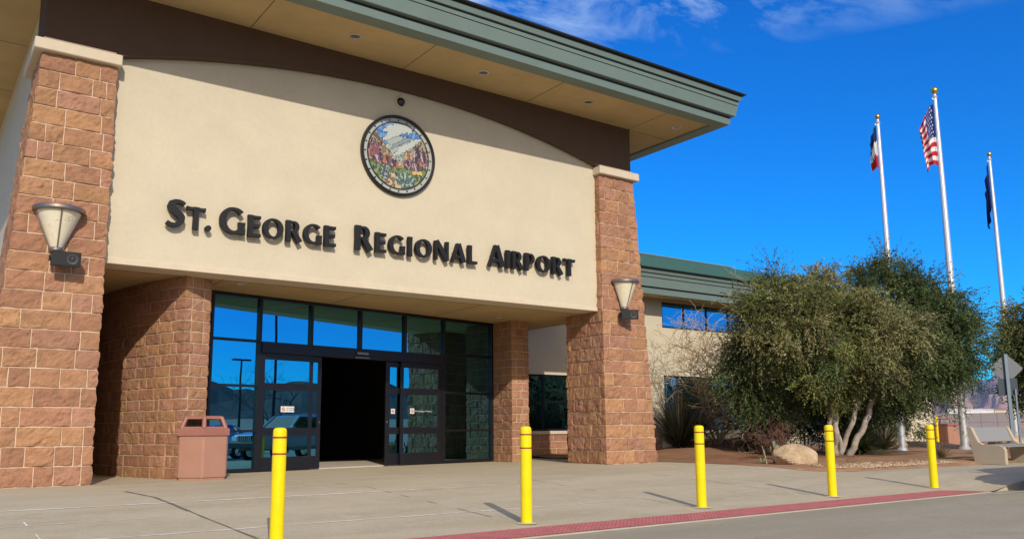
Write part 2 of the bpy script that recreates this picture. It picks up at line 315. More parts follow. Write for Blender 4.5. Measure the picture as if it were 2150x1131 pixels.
# ------------------------------------------------------------------ stone courses
rs = random.Random(7)
def fbm(p, f):
    return noise.noise(p*f)+.5*noise.noise(p*f*2.1)+.28*noise.noise(p*f*4.3)
def stone_colour(r):
    base = r.choice(((.40, .212, .118), (.385, .198, .118), (.41, .222, .122), (.395, .207, .134), (.42, .228, .118), (.372, .19, .114)))
    k = r.uniform(.90, 1.10); return tuple(x*k for x in base)
def path_eval(P, closed):
    pts = [Vector((x, y)) for x, y in P]; n = len(pts)
    seg = [(pts[i], pts[(i+1) % n]) for i in range(n if closed else n-1)]
    cum = [0]
    for a, b in seg: cum.append(cum[-1]+(b-a).length)
    return pts, seg, cum
def stone_course(mb, P, closed, z0, z1, lens, r, sharp=True, rock=.024, step=.06, mat_i=0):
    """one course of split-face blocks that stand proud of the mortar line P (outside on the right of the direction of travel)"""
    pts, seg, cum = path_eval(P, closed); total = cum[-1]; ns = len(seg)
    nrm = []
    for a, b in seg:
        d = (b-a).normalized(); nrm.append(Vector((d.y, -d.x)))
    def corner(i):
        """outward mitre at vertex i"""
        if closed: n1, n2 = nrm[(i-1) % ns], nrm[i % ns]
        else: n1, n2 = nrm[max(i-1, 0)], nrm[min(i, ns-1)]
        s = n1+n2; return s/(s.dot(n1)) if s.length > .1 else n1
    mb.cur = mat_i
    s = -r.uniform(0, lens[0]*.8) if closed else 0.
    cuts = []
    pos = s
    while pos < total+s-1e-6 if closed else pos < total-1e-6:
        cuts.append(pos); pos += r.uniform(*lens)
    end = total+s if closed else total
    if end-cuts[-1] < lens[0]*.55 and len(cuts) > 1: cuts.pop()
    cuts.append(end)
    corners = cum[:-1] if closed else cum
    # keep block joints clear of the corners
    for k in range(1, len(cuts)-1):
        for c in corners:
            for cc in ((c, c+total, c-total) if closed else (c,)):
                if abs(cuts[k]-cc) < .13: cuts[k] = cc+(.14 if cuts[k] >= cc else -.14)
    g = .0055; H = z1-z0
    for k in range(len(cuts)-1):
        s0, s1 = cuts[k]+g, cuts[k+1]-g
        if s1-s0 < .04: continue
        col = stone_colour(r); sam = []
        n = max(3, int(math.ceil((s1-s0)/step)))
        L = [s0, s0+.005, s0+.016]+[s0+(s1-s0)*i/n for i in range(1, n)]+[s1-.016, s1-.005, s1]
        for c in corners:
            for cc in ((c, c+total, c-total) if closed else (c,)):
                if s0+.03 < cc < s1-.03: L = [x for x in L if abs(x-cc) > .02]+[cc-.012, cc, cc+.012]
        L = sorted(set(round(x, 4) for x in L))
        nz = max(3, int(round(H/step))); hz = H-2*g
        ZL = [0, .005, .016]+[hz*i/nz for i in range(1, nz)]+[hz-.016, hz-.005, hz]
        seed = Vector((r.uniform(0, 50), r.uniform(0, 50), r.uniform(0, 50))); amp = rock*r.uniform(.75, 1.3); tilt = r.uniform(-.25, .25)
        o = len(mb.v)
        for zz in ZL:
            for x in L:
                q = x % total if closed else min(max(x, 0), total)
                i = 0
                while i < ns-1 and q > cum[i+1]+1e-9: i += 1
                a, b = seg[i]; t = (q-cum[i])/(cum[i+1]-cum[i]); p = a.lerp(b, t); nn = nrm[i]
                for ci in range(len(cum)):
                    if abs(q-cum[ci]) < 1e-3 or (closed and abs(q-cum[ci]-total) < 1e-3): nn = corner(ci)*.90
                d = min(x-s0, s1-x, zz, hz-zz)
                e = .72*smooth01(0, .006, d)+.28*smooth01(0, .03, d)
                w = fbm(Vector((p.x, p.y, z0+zz))+seed, 4.5)+.35*fbm(Vector((p.x, p.y, (z0+zz)))+seed, 13)
                q3 = Vector((p.x*.8, p.y*.8, (z0+zz)*1.5)); cr = noise.noise(q3*5+seed*1.7); crease = max(0, 1-abs(cr)*9)
                off = -.004+e*(.014+amp*(.5+1.0*w-.55*crease+tilt*((x-s0)/(s1-s0)-.5)))
                p2 = p+nn*max(off, -.004+.009*e)
                mb.v.append((p2.x, p2.y, z0+g+zz))
        nc = len(L); mb.col = col
        for j in range(len(ZL)-1):
            for i2 in range(nc-1):
                a = o+j*nc+i2; mb.face((a, a+1, a+nc+1, a+nc))
    # mortar backing
    mb.cur = mat_i+1; mb.col = (1, 1, 1)
    for a, b in seg: mb.quad((a.x, a.y, z0), (b.x, b.y, z0), (b.x, b.y, z1), (a.x, a.y, z1))
    if closed:
        mb.add([(p.x, p.y, z1) for p in pts], [tuple(range(len(pts)))])

# ------------------------------------------------------------------ terminal building
YP, YW, ZS = 15.53, 15.737, 3.72
XL, XR = 2.65, 13.93
TERM = thing('airport_terminal', 'cream stucco terminal with sandstone piers, green metal eaves and glass entrance', 'building', (8.29, 15.5, 0))

def pier(side):
    mb = MB(); H = 7.19; n = 23; h = H/n
    for i in range(n):
        bat = .50*i/(n-1)
        if side > 0: x0, x1 = XR, 15.58-bat
        else: x0, x1 = 1.0+bat, XL
        y0, y1 = YP+.002*i, 16.95
        P = [(x0, y0), (x1, y0), (x1, y1), (x0, y1)]         # counter-clockwise: outside on the right
        stone_course(mb, P, True, i*h, (i+1)*h, (.25, .74), rs)
    cx0, cx1 = (XR-.07, 15.08+.14) if side > 0 else (1.5-.14, XL+.07)
    mb.build('stone_pier', [M_STONE, M_MORTAR], TERM, smooth=False)
    c = MB(); c.bbox(cx0, cx1, YP-.08, 17.0, H+.003, H+.2, .014)
    c.build('pier_cap', M_CAP, TERM)
pier(-1); pier(1)

def curved_wall():
    P = [(4.62, 16.62), (4.21, 16.20)]
    back = [(3.86, 17.10), (3.66, 17.75), (3.52, 18.3), (3.42, 19.0), (3.38, 19.9), (3.38, 21)]
    Q = P+back
    Q = [(5.06, 17.72), (4.70, 16.42), (4.19, 16.19), (4.0, 16.66)]+back
    # direction of travel must keep the outside on the right
    mb = MB(); n = 18; h = 3.72/n
    Qr = Q[::-1]
    for i in range(n): stone_course(mb, Qr, False, i*h, (i+1)*h-.0005, (.26, .56), rs, rock=.014)
    mb.build('curved_stone_wall', [M_STONE, M_MORTAR], TERM)
    mb = MB(); P = [(13.12, 19.25), (13.15, 18.32), (13.66, 18.30), (13.66, 22.48)]
    for i in range(n): stone_course(mb, P, False, i*h, (i+1)*h-.0005, (.26, .56), rs, rock=.014)
    mb.build('stone_column', [M_STONE, M_MORTAR], TERM)
curved_wall()

# sign panel, arched brown fascia
mb = MB(); mb.box(XL+.006, XR-.006, YW, 16.3, ZS+.11, 8.59); mb.build('sign_panel', M_STUCCO, TERM)
mb = MB(); mb.bbox(XL+.006, XR-.006, YW-.022, 16.3, ZS, ZS+.108, .006); mb.build('panel_base_band', M_CAP, TERM)
def arch():
    Rr, zc, y0, y1 = 22.4, 8.13-22.4, 15.585, YW-.003
    xs = [XL+(XR-XL)*i/48 for i in range(49)]
    zs = [zc+math.sqrt(Rr*Rr-(x-8.29)**2) for x in xs]
    zs = [max(z, 7.39) for z in zs]
    mb = MB()
    X = [1.5]+[XL-.001]+xs+[XR+.001]+[15.04]; Z = [7.392, 7.392]+zs+[7.392, 7.392]
    for i in range(len(X)-1):
        a, b = X[i], X[i+1]
        mb.quad((a, y0, Z[i]), (b, y0, Z[i+1]), (b, y0, 8.6), (a, y0, 8.6))
        mb.quad((a, y1, Z[i]), (b, y1, Z[i+1]), (b, y0, Z[i+1]), (a, y0, Z[i]))
    mb.quad((1.5, y0, 7.392), (1.5, y0, 8.6), (1.5, 16.6, 8.6), (1.5, 16.6, 7.392))
    mb.quad((15.04, y0, 7.392), (15.04, 16.6, 7.392), (15.04, 16.6, 8.6), (15.04, y0, 8.6))
    # small drip moulding along the arch
    for i in range(len(xs)-1):
        a, b = xs[i], xs[i+1]
        mb.quad((a, y0-.012, zs[i]), (b, y0-.012, zs[i+1]), (b, y0-.012, zs[i+1]+.05), (a, y0-.012, zs[i]+.05))
        mb.quad((a, y0, zs[i]), (b, y0, zs[i+1]), (b, y0-.012, zs[i+1]), (a, y0-.012, zs[i]))
        mb.quad((a, y0-.012, zs[i]+.05), (b, y0-.012, zs[i+1]+.05), (b, y0, zs[i+1]+.05), (a, y0, zs[i]+.05))
    mb.build('arched_fascia', M_BROWN, TERM)
    for x0, x1 in ((1.5, XL-.02), (XR+.02, 15.04)): mb = MB(); mb.bbox(x0-.004, x1+.004, y0-.03, y0+.3, 7.393, 7.455, .008); mb.build('fascia_foot_trim', M_TRIM, TERM)
arch()
mb = MB()
mb.box(1.56, 1.9, 16.96, 34, 0, 7.39); mb.box(1.56, 1.9, 16.61, 34, 7.393, 8.59)
mb.box(14.7, 15.02, 16.61, 34, 7.2, 8.59); mb.box(14.7, 14.95, 16.96, 34, 3.9, 7.19)
mb.box(1.9, 14.7, 33.6, 34, 0, 8.59)
mb.build('side_wall', M_STUCCO, TERM)

# roof with layered green eaves
def eaves(name, x0, x1, yf, yb, zb, prof, both=True, lip=.36):
    """prof: (outward, z, material index) from the inner lip outwards and up, mitred at the corners"""
    mb = MB()
    def ring(d, z): return [(x0-d, yb, z), (x0-d, yf-d, z), (x1+d, yf-d, z), (x1+d, yb, z)]
    for (d0, z0, _), (d1, z1, mi) in zip(prof[:-1], prof[1:]):
        a, b = ring(d0, z0), ring(d1, z1); mb.cur = mi
        for i in range(3): mb.quad(a[i], a[i+1], b[i+1], b[i])
    return mb.build(name, [M_GREEN, M_GAP], TERM)
EAVE = [(-.36, 8.602, 0), (-.36, 8.585, 0), (-.34, 8.56, 0), (0, 8.555, 0), (.025, 8.70, 0), (.012, 8.715, 1), (.012, 8.76, 1), (.10, 8.765, 0), (.115, 8.775, 0), (.165, 9.03, 0), (.155, 9.034, 1), (.155, 9.048, 1), (.172, 9.05, 0),
        (.185, 9.125, 0), (.165, 9.13, 1), (.165, 9.165, 1), (.215, 9.17, 0), (.245, 9.275, 0), (.235, 9.28, 1), (.235, 9.305, 1), (.32, 9.315, 1), (.33, 9.345, 1), (.20, 9.36, 1)]
RX0, RX1, RYF = -.26, 16.84, 13.76
eaves('eave_fascia', RX0, RX1, RYF, 36, 8.5, EAVE)
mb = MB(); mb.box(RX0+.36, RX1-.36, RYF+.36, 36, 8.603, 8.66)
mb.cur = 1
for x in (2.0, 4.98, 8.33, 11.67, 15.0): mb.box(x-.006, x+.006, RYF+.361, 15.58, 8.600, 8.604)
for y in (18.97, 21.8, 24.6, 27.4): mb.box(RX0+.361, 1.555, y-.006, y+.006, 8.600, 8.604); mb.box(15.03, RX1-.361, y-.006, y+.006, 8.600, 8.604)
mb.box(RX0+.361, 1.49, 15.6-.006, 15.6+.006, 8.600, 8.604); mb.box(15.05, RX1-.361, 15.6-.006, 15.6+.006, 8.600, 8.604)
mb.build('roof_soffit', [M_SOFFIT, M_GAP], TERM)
def hip(name, x0, x1, y0, y1, z0, rise, m, seams=.45):
    mb = MB(); w = (y1-y0)/2; zr = z0+rise
    a, b = (x0+w, y0+w, zr), (x1-w, y0+w, zr)
    if x1-x0 < 2*w: w2 = (x1-x0)/2; a = (x0+w2, y0+w2, zr); b = (x0+w2, y1-w2, zr); mb.add([(x0, y0, z0), (x1, y0, z0), (x1, y1, z0), (x0, y1, z0), a, b], [(0, 1, 4), (1, 2, 5, 4), (2, 3, 5), (3, 0, 4, 5)])
    else: mb.add([(x0, y0, z0), (x1, y0, z0), (x1, y1, z0), (x0, y1, z0), a, b], [(0, 1, 5, 4), (1, 2, 5), (2, 3, 4, 5), (3, 0, 4)])
    return mb.build(name, m, TERM)
hip('roof', RX0-.30, RX1+.30, RYF-.30, 36, 9.35, 1.6, M_ROOF)

# canopy soffit
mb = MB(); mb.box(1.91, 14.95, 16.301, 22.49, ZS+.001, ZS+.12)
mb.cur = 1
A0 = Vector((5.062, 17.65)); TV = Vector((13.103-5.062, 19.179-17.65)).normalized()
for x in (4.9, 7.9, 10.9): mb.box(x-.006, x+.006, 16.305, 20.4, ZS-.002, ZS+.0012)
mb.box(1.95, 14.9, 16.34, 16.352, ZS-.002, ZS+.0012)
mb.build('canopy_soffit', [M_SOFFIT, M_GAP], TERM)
mb = MB(); mb.bbox(15.025, 18.1, 18.45, 22.49, 5.2, 5.4, .01); mb.build('shade_slab', M_STUCCO, TERM)  # unseen slab added to keep sun off the wing wall in the gap

# ------------------------------------------------------------------ storefront (turned 10.8 degrees)
SF_ANG = math.atan2(TV.y, TV.x)
SFM = Matrix.Translation((A0.x, A0.y, 0)) @ Matrix.Rotation(SF_ANG, 4, 'Z')       # local: x along, -y outward
def bars(mb, L, y0, y1):
    for x0, x1, z0, z1 in L: mb.bbox(x0, x1, y0, y1, z0, z1, .004, SFM)
SF = MB()
V = [.03, 1.13, 2.41, 3.76, 5.11, 6.40, 8.14]
for i, x in enumerate(V):
    z0 = .021 if i in (0, 1, 5, 6) else 2.745
    SF.bbox(x-.032, x+.032, -.06, .09, z0, ZS-.002, .004, SFM)
for x0, x1, zz in ((V[0], V[1], (2.74, 1.79, .85)), (V[5], V[6], (2.785, 1.79, .83))):
    for z in zz: SF.bbox(x0+.033, x1-.033, -.055, .085, z-.025, z+.025, .004, SFM)
    SF.bbox(x0+.033, x1-.033, -.055, .085, .021, .085, .004, SFM)
for i in range(6): SF.bbox(V[i]+.033, V[i+1]-.033, -.055, .085, ZS-.075, ZS-.003, .004, SFM)
SF.bbox(V[1]+.033, V[5]-.033, -.09, .16, 2.505, 2.742, .006, SFM)
SFO = SF.build('storefront_frame', M_FRAME, TERM)
def pane(x0, x1, z0, z1, y, parent, tilt=0):
    mb = MB(); mb.box(x0, x1, y, y+.012, z0, z1, SFM @ Matrix.Rotation(tilt, 4, 'Z') if tilt else SFM); return mb.build('glass_pane', M_GLASS, parent)
for i in range(1, 5): pane(V[i]+.03, V[i+1]-.03, 2.74, ZS-.07, .01, SFO)
pane(V[0]+.03, V[1]-.03, 2.76, ZS-.07, .01, SFO); pane(V[0]+.03, V[1]-.03, 1.81, 2.72, .01, SFO); pane(V[0]+.03, V[1]-.03, .87, 1.77, .01, SFO); pane(V[0]+.03, V[1]-.03, .08, .83, .01, SFO)
pane(V[5]+.03, V[6]-.03, 2.81, ZS-.07, .01, SFO); pane(V[5]+.03, V[6]-.03, 1.81, 2.76, .01, SFO); pane(V[5]+.03, V[6]-.03, .85, 1.77, .01, SFO); pane(V[5]+.03, V[6]-.03, .08, .81, .01, SFO)
def leaf(name, x0, x1, y, lst, rst, label=None):
    d = MB(); z = (.025, .30, .755, .915, 1.715, 1.865, 2.365, 2.50)
    d.bbox(x0, x0+lst, y, y+.05, z[0], z[7], .003, SFM); d.bbox(x1-rst, x1, y, y+.05, z[0], z[7], .003, SFM)
    for a, b in ((0, 1), (2, 3), (4, 5), (6, 7)): d.bbox(x0+lst+.0005, x1-rst-.0005, y+.001, y+.049, z[a], z[b], .003, SFM)
    o = d.build(name, M_FRAME, TERM)
    for a, b in ((1, 2), (3, 4), (5, 6)): pane(x0+lst-.004, x1-rst+.004, z[a]-.004, z[b]+.004, y+.02, o)
    return o
leaf('fixed_door_panel', 1.165, 2.47, -.045, .105, .08); leaf('fixed_door_panel', 4.99, 6.365, -.045, .08, .165)
DL = leaf('sliding_door', 1.50, 2.745, .03, .09, .085); DR = leaf('sliding_door', 4.58, 5.80, .03, .12, .09)
# door hardware and motion sensor
h = MB(); h.bbox(2.70, 2.725, .01, .03, 1.02, 1.07, .004, SFM); h.build('lock', M_CHROME, DL)
h = MB(); h.bbox(4.60, 4.625, .01, .03, 1.02, 1.07, .004, SFM); h.build('lock', M_CHROME, DR)
s = MB(); s.bbox(3.60, 3.92, -.15, -.091, 2.60, 2.66, .01, SFM); s.bbox(3.55, 3.97, -.13, -.0912, 2.515, 2.545, .006, SFM)
s.build('door_sensor', M_BRONZE, TERM)
# lobby behind the open doors
mb = MB(); mb.box(.0, 8.3, .1, 3.9, .0, .024, SFM); mb.build('door_threshold', M_THRESH, TERM)
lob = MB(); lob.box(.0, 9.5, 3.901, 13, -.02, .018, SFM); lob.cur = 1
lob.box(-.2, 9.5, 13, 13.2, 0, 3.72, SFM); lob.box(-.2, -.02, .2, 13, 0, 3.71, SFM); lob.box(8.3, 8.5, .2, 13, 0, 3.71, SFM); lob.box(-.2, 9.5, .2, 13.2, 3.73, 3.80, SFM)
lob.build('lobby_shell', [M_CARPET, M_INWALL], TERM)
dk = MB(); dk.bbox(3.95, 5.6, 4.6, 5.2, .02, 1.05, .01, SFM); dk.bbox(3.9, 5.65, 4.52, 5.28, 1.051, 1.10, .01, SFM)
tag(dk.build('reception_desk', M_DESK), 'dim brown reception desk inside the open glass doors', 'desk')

# ------------------------------------------------------------------ right wing of the terminal
WY = 22.5
def wall_with_holes(mb, x0, x1, z0, z1, y, holes, depth=.14):
    xs = sorted({x0, x1, *[h[0] for h in holes], *[h[1] for h in holes]}); zs = sorted({z0, z1, *[h[2] for h in holes], *[h[3] for h in holes]})
    inside = lambda x, z: any(h[0] < x < h[1] and h[2] < z < h[3] for h in holes)
    for a, b in zip(xs[:-1], xs[1:]):
        for c, d in zip(zs[:-1], zs[1:]):
            if not inside((a+b)/2, (c+d)/2): mb.quad((a, y, c), (b, y, c), (b, y, d), (a, y, d))
    for a, b, c, d in holes:
        mb.quad((a, y, c), (a, y+depth, c), (b, y+depth, c), (b, y, c)); mb.quad((a, y, d), (b, y, d), (b, y+depth, d), (a, y+depth, d))
        mb.quad((a, y, c), (a, y, d), (a, y+depth, d), (a, y+depth, c)); mb.quad((b, y, c), (b, y+depth, c), (b, y+depth, d), (b, y, d))
HOLES = [(16.15, 19.6, .785, 2.65), (23.12, 33.2, .75, 2.79), (23.12, 34.4, 4.58, 5.56)]
mb = MB(); wall_with_holes(mb, 13.663, 41.9, .0, 5.9, WY, HOLES); mb.quad((41.9, WY, 0), (41.9, 36, 0), (41.9, 36, 5.9), (41.9, WY, 5.9))
mb.build('wing_wall', M_STUCCO, TERM)
def window(x0, x1, z0, z1, vs, hs, sill=False):
    f = MB(); y0, y1 = WY+.05, WY+.12
    for a, b in ((x0, x0+.06), (x1-.06, x1)): f.bbox(a, b, y0, y1, z0, z1, .004)
    for a, b in ((z0, z0+.07), (z1-.06, z1)): f.bbox(x0+.061, x1-.061, y0+.001, y1-.001, a, b, .004)
    for v in vs: f.bbox(v-.035, v+.035, y0+.002, y1-.002, z0+.071, z1-.061, .004)
    for hh in hs: f.bbox(x0+.061, x1-.061, y0+.004, y1-.004, hh-.025, hh+.025, .004)
    o = f.build('window', M_FRAME, TERM)
    e = [x0+.03]+list(vs)+[x1-.03]; g = [z0+.03]+list(hs)+[z1-.03]
    for a, b in zip(e[:-1], e[1:]):
        for c, d in zip(g[:-1], g[1:]):
            p = MB(); w = rs.uniform(-.003, .003); p.quad((a, WY+.085+w, c), (b, WY+.085-w, c), (b, WY+.085-w, d), (a, WY+.085+w, d)); p.build('glass_pane', M_GLASS, o)
    return o
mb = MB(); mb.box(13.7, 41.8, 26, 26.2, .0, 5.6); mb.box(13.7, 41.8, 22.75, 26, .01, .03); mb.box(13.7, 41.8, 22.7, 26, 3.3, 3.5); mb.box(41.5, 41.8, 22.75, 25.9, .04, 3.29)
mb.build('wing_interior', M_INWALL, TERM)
window(16.15, 19.6, .785, 2.65, [17.47, 18.75], [1.755])
window(23.12, 33.2, .75, 2.79, [23.9, 25.55, 27.2, 28.85, 30.5, 31.9], [1.55, 1.95])
window(23.12, 34.4, 4.58, 5.56, [24.37, 25.66, 26.95, 28.3, 29.6, 30.9, 32.2], [])
mb = MB()
for x0, x1, z in ((15.9, 19.85, .785), (23.0, 33.35, .75)): mb.bbox(x0, x1, WY-.09, WY+.05, z-.11, z-.001, .01)
mb.build('stone_sill', M_CAP, TERM)
mb = MB()
for i in range(3): stone_course(mb, [(13.70, WY-.03), (22.9, WY-.03)], False, .0+.222*i, .222*(i+1), (.4, .8), rs, rock=.010)
mb.build('stone_wainscot', [M_STONE, M_MORTAR], TERM)
WE = [(-.3, 5.64, 0), (-.3, 5.63, 0), (0, 5.60, 0), (.02, 5.80, 0), (.01, 5.81, 1), (.01, 5.85, 1), (.07, 5.855, 0), (.11, 6.16, 0), (.10, 6.17, 1), (.10, 6.185, 1), (.12, 6.19, 0), (.14, 6.30, 0), (.13, 6.305, 1), (.13, 6.33, 1), (.17, 6.335, 0), (.2, 6.43, 0), (.19, 6.44, 1), (.19, 6.46, 1), (.25, 6.47, 1), (.25, 6.50, 1), (.1, 6.52, 1)]
mb = MB()
for (d0, z0, _), (d1, z1, mi) in zip(WE[:-1], WE[1:]):
    mb.cur = mi; a = [(15.03, 21.5-d0, z0), (42.6+d0, 21.5-d0, z0), (42.6+d0, 36, z0)]; b = [(15.03, 21.5-d1, z1), (42.6+d1, 21.5-d1, z1), (42.6+d1, 36, z1)]
    for i in range(2): mb.quad(a[i], a[i+1], b[i+1], b[i])
mb.build('wing_eave', [M_GREEN, M_GAP], TERM)
mb = MB(); mb.box(15.03, 42.3, 21.8, 36, 5.645, 5.70); mb.build('wing_soffit', M_SOFFIT, TERM)
# wing roof: overlapping tile rows
mb = MB(); ny = 44; y0, z0, yr, zr = 21.22, 6.515, 29.5, 9.26
for i in range(ny):
    a, b = i/ny, (i+1)/ny; ya, yb_ = y0+(yr-y0)*a, y0+(yr-y0)*b; za, zb_ = z0+(zr-z0)*a, z0+(zr-z0)*b
    xe0, xe1 = 42.85-(ya-y0)*.9, 42.85-(yb_-y0)*.9
    k = rs.uniform(.9, 1.1)
    mb.quad((15.03, ya, za+.03), (xe0, ya, za+.03), (xe1, yb_, zb_+.004), (15.03, yb_, zb_+.004)); mb.quad((15.03, ya, za-.002), (xe0, ya, za-.002), (xe0, ya, za+.03), (15.03, ya, za+.03))
mb.quad((42.85, 21.22, 6.515), (42.85, 36, 6.515), (42.85-7.45, 29.5, 9.26), (42.85-7.45, 29.5, 9.26)); mb.quad((15.03, 29.5, 9.26), (35.4, 29.5, 9.26), (42.85, 36, 6.515), (15.03, 36, 6.515))
mb.cur = 1; mb.bbox(15.03, 35.6, 29.38, 29.62, 9.25, 9.34, .03)
mb.build('wing_roof', [M_ROOF, M_GREEN], TERM)

# ------------------------------------------------------------------ lettering on the panel
LET = thing('lettering_sign', 'large black raised letters reading St. George Regional Airport on the cream panel', 'sign', (8.3, YW, 4.5))
def stroke(mb, pts, ws, x, z, s, y0, y1, sx=1.0):
    """flat ribbon along pts (unit letter space) with width ws, extruded from y0 to y1"""
    P = [Vector((p[0]*sx, p[1])) for p in pts]; n = len(P); Lf, Rt = [], []
    for i in range(n):
        t = (P[min(i+1, n-1)]-P[max(i-1, 0)]).normalized(); nn = Vector((-t.y, t.x)); w = ws[i] if hasattr(ws, '__len__') else ws
        Lf.append(P[i]+nn*w/2); Rt.append(P[i]-nn*w/2)
    poly = Lf+Rt[::-1]; poly = [(x+p.x*s, z+p.y*s) for p in poly]
    m = len(poly); v = [(a, y0, b) for a, b in poly]+[(a, y1, b) for a, b in poly]
    f = []
    for i in range(n-1):
        f.append((i, i+1, m-2-i, m-1-i)); f.append((m+i, m+m-1-i, m+m-2-i, m+i+1))
    f += [(i, (i+1) % m, m+(i+1) % m, m+i) for i in range(m)]
    mb.add(v, f)
def stem(x, z0=0, z1=1, w=.21):
    k = w*.08
    return ([(x, z0), (x, z0+.06), (x, (z0+z1)/2), (x, z1-.06), (x, z1)], [w+2*k, w+k, w-.5*k, w+k, w+2*k])
def arm(x0, x1, z, h=.13): return ([(x0, z), (x1-.08, z), (x1, z)], [h, h*1.02, h*1.18])
def arc(cx, cz, rx, rz, a0, a1, thick, thin, n=22, flip=0):
    p = []; w = []
    for i in range(n+1):
        a = R(a0+(a1-a0)*i/n); p.append((cx+rx*math.cos(a), cz+rz*math.sin(a))); w.append(thin+(thick-thin)*abs(math.cos(a))**1.5)
    return p, w
TH, TN = .225, .10
def S_pts():
    ctl = [(.60, .84, .12), (.53, .895, .135), (.42, .93, .14), (.30, .915, .16), (.19, .85, .2), (.165, .745, .225), (.215, .65, .235), (.34, .55, .24), (.46, .46, .24), (.515, .36, .235), (.505, .235, .22), (.42, .12, .18), (.29, .068, .145), (.17, .085, .14), (.06, .15, .13)]
    return [(a, b) for a, b, _ in ctl], [c for *_, c in ctl]
GL = {
 'S': (.66, [S_pts()]),
 'T': (.74, [stem(.37), ([(.0, .915), (.1, .915), (.64, .915), (.74, .915)], [.17, .125, .125, .17])]),
 '.': (.25, [arc(.125, .125, .062, .062, 0, 360, .125, .125, 16)]),
 'G': (.86, [arc(.46, .5, .345, .43, 42, 322, TH, .105, 30), stem(.735, .03, .46, .22)]),
 'E': (.56, [stem(.13), arm(.2, .55, .917), arm(.2, .51, .52, .15), arm(.2, .56, .083)]),
 'O': (.92, [arc(.46, .5, .335, .425, 0, 360, .235, .095, 40)]),
 'R': (.72, [stem(.13), ([(.2, .93), (.34, .93)]+[(.34+.165*math.sin(R(a)), .715+.215*math.cos(R(a))) for a in range(15, 181, 15)]+[(.2, .49)], [.10, .10]+[.10+.115*math.sin(R(a)) for a in range(15, 181, 15)]+[.09]), ([(.33, .5), (.48, .28), (.65, 0)], [.2, .225, .25])]),
 'I': (.26, [stem(.13)]),
 'N': (.80, [stem(.09, 0, 1, .15), stem(.71, 0, 1, .15), ([(.1, 1), (.4, .52), (.71, 0)], [.24, .255, .24])]),
 'A': (.82, [([(.06, 0), (.23, .5), (.38, 1)], [.15, .13, .12]), ([(.42, 1), (.57, .5), (.72, 0)], [.24, .255, .27]), ([(.2, .29), (.6, .29)], [.13, .13])]),
 'L': (.54, [stem(.13), arm(.2, .54, .083)]),
 'P': (.66, [stem(.13), ([(.2, .93), (.34, .93)]+[(.34+.185*math.sin(R(a)), .69+.24*math.cos(R(a))) for a in range(15, 181, 15)]+[(.2, .45)], [.10, .10]+[.10+.115*math.sin(R(a)) for a in range(15, 181, 15)]+[.09])]),
}
def word(txt, x0, x1, zb, big, small):
    """first letter of the word big, the rest small capitals; spread between x0 and x1"""
    H = [big if i == 0 else small for i in range(len(txt))]
    SX = 1.09; wid = [GL[c][0]*h*SX for c, h in zip(txt, H)]
    gap = (x1-x0-sum(wid))/(len(txt)-1)
    x = x0
    for c, h, w in zip(txt, H, wid):
        mb = MB()
        for k, (p, ws) in enumerate(GL[c][1]): stroke(mb, p, ws, x, zb, h, YW-.155-.002*k, YW-.06+.001*k, SX)
        p, _ = GL[c][1][0]; q = p[len(p)//2]; mb.box(x+q[0]*h*SX-.012, x+q[0]*h*SX+.012, YW-.10, YW+.001, zb+q[1]*h-.012, zb+q[1]*h+.012)     # stand-off stud behind the letter
        mb.build('letter', M_LETTER, LET); x += w+gap
word('ST.', 3.60, 4.42, 4.475, .51, .415)
word('GEORGE', 4.56, 6.87, 4.475, .52, .415)
word('REGIONAL', 7.285, 10.26, 4.485, .505, .415)
word('AIRPORT', 10.57, 13.10, 4.495, .49, .415)

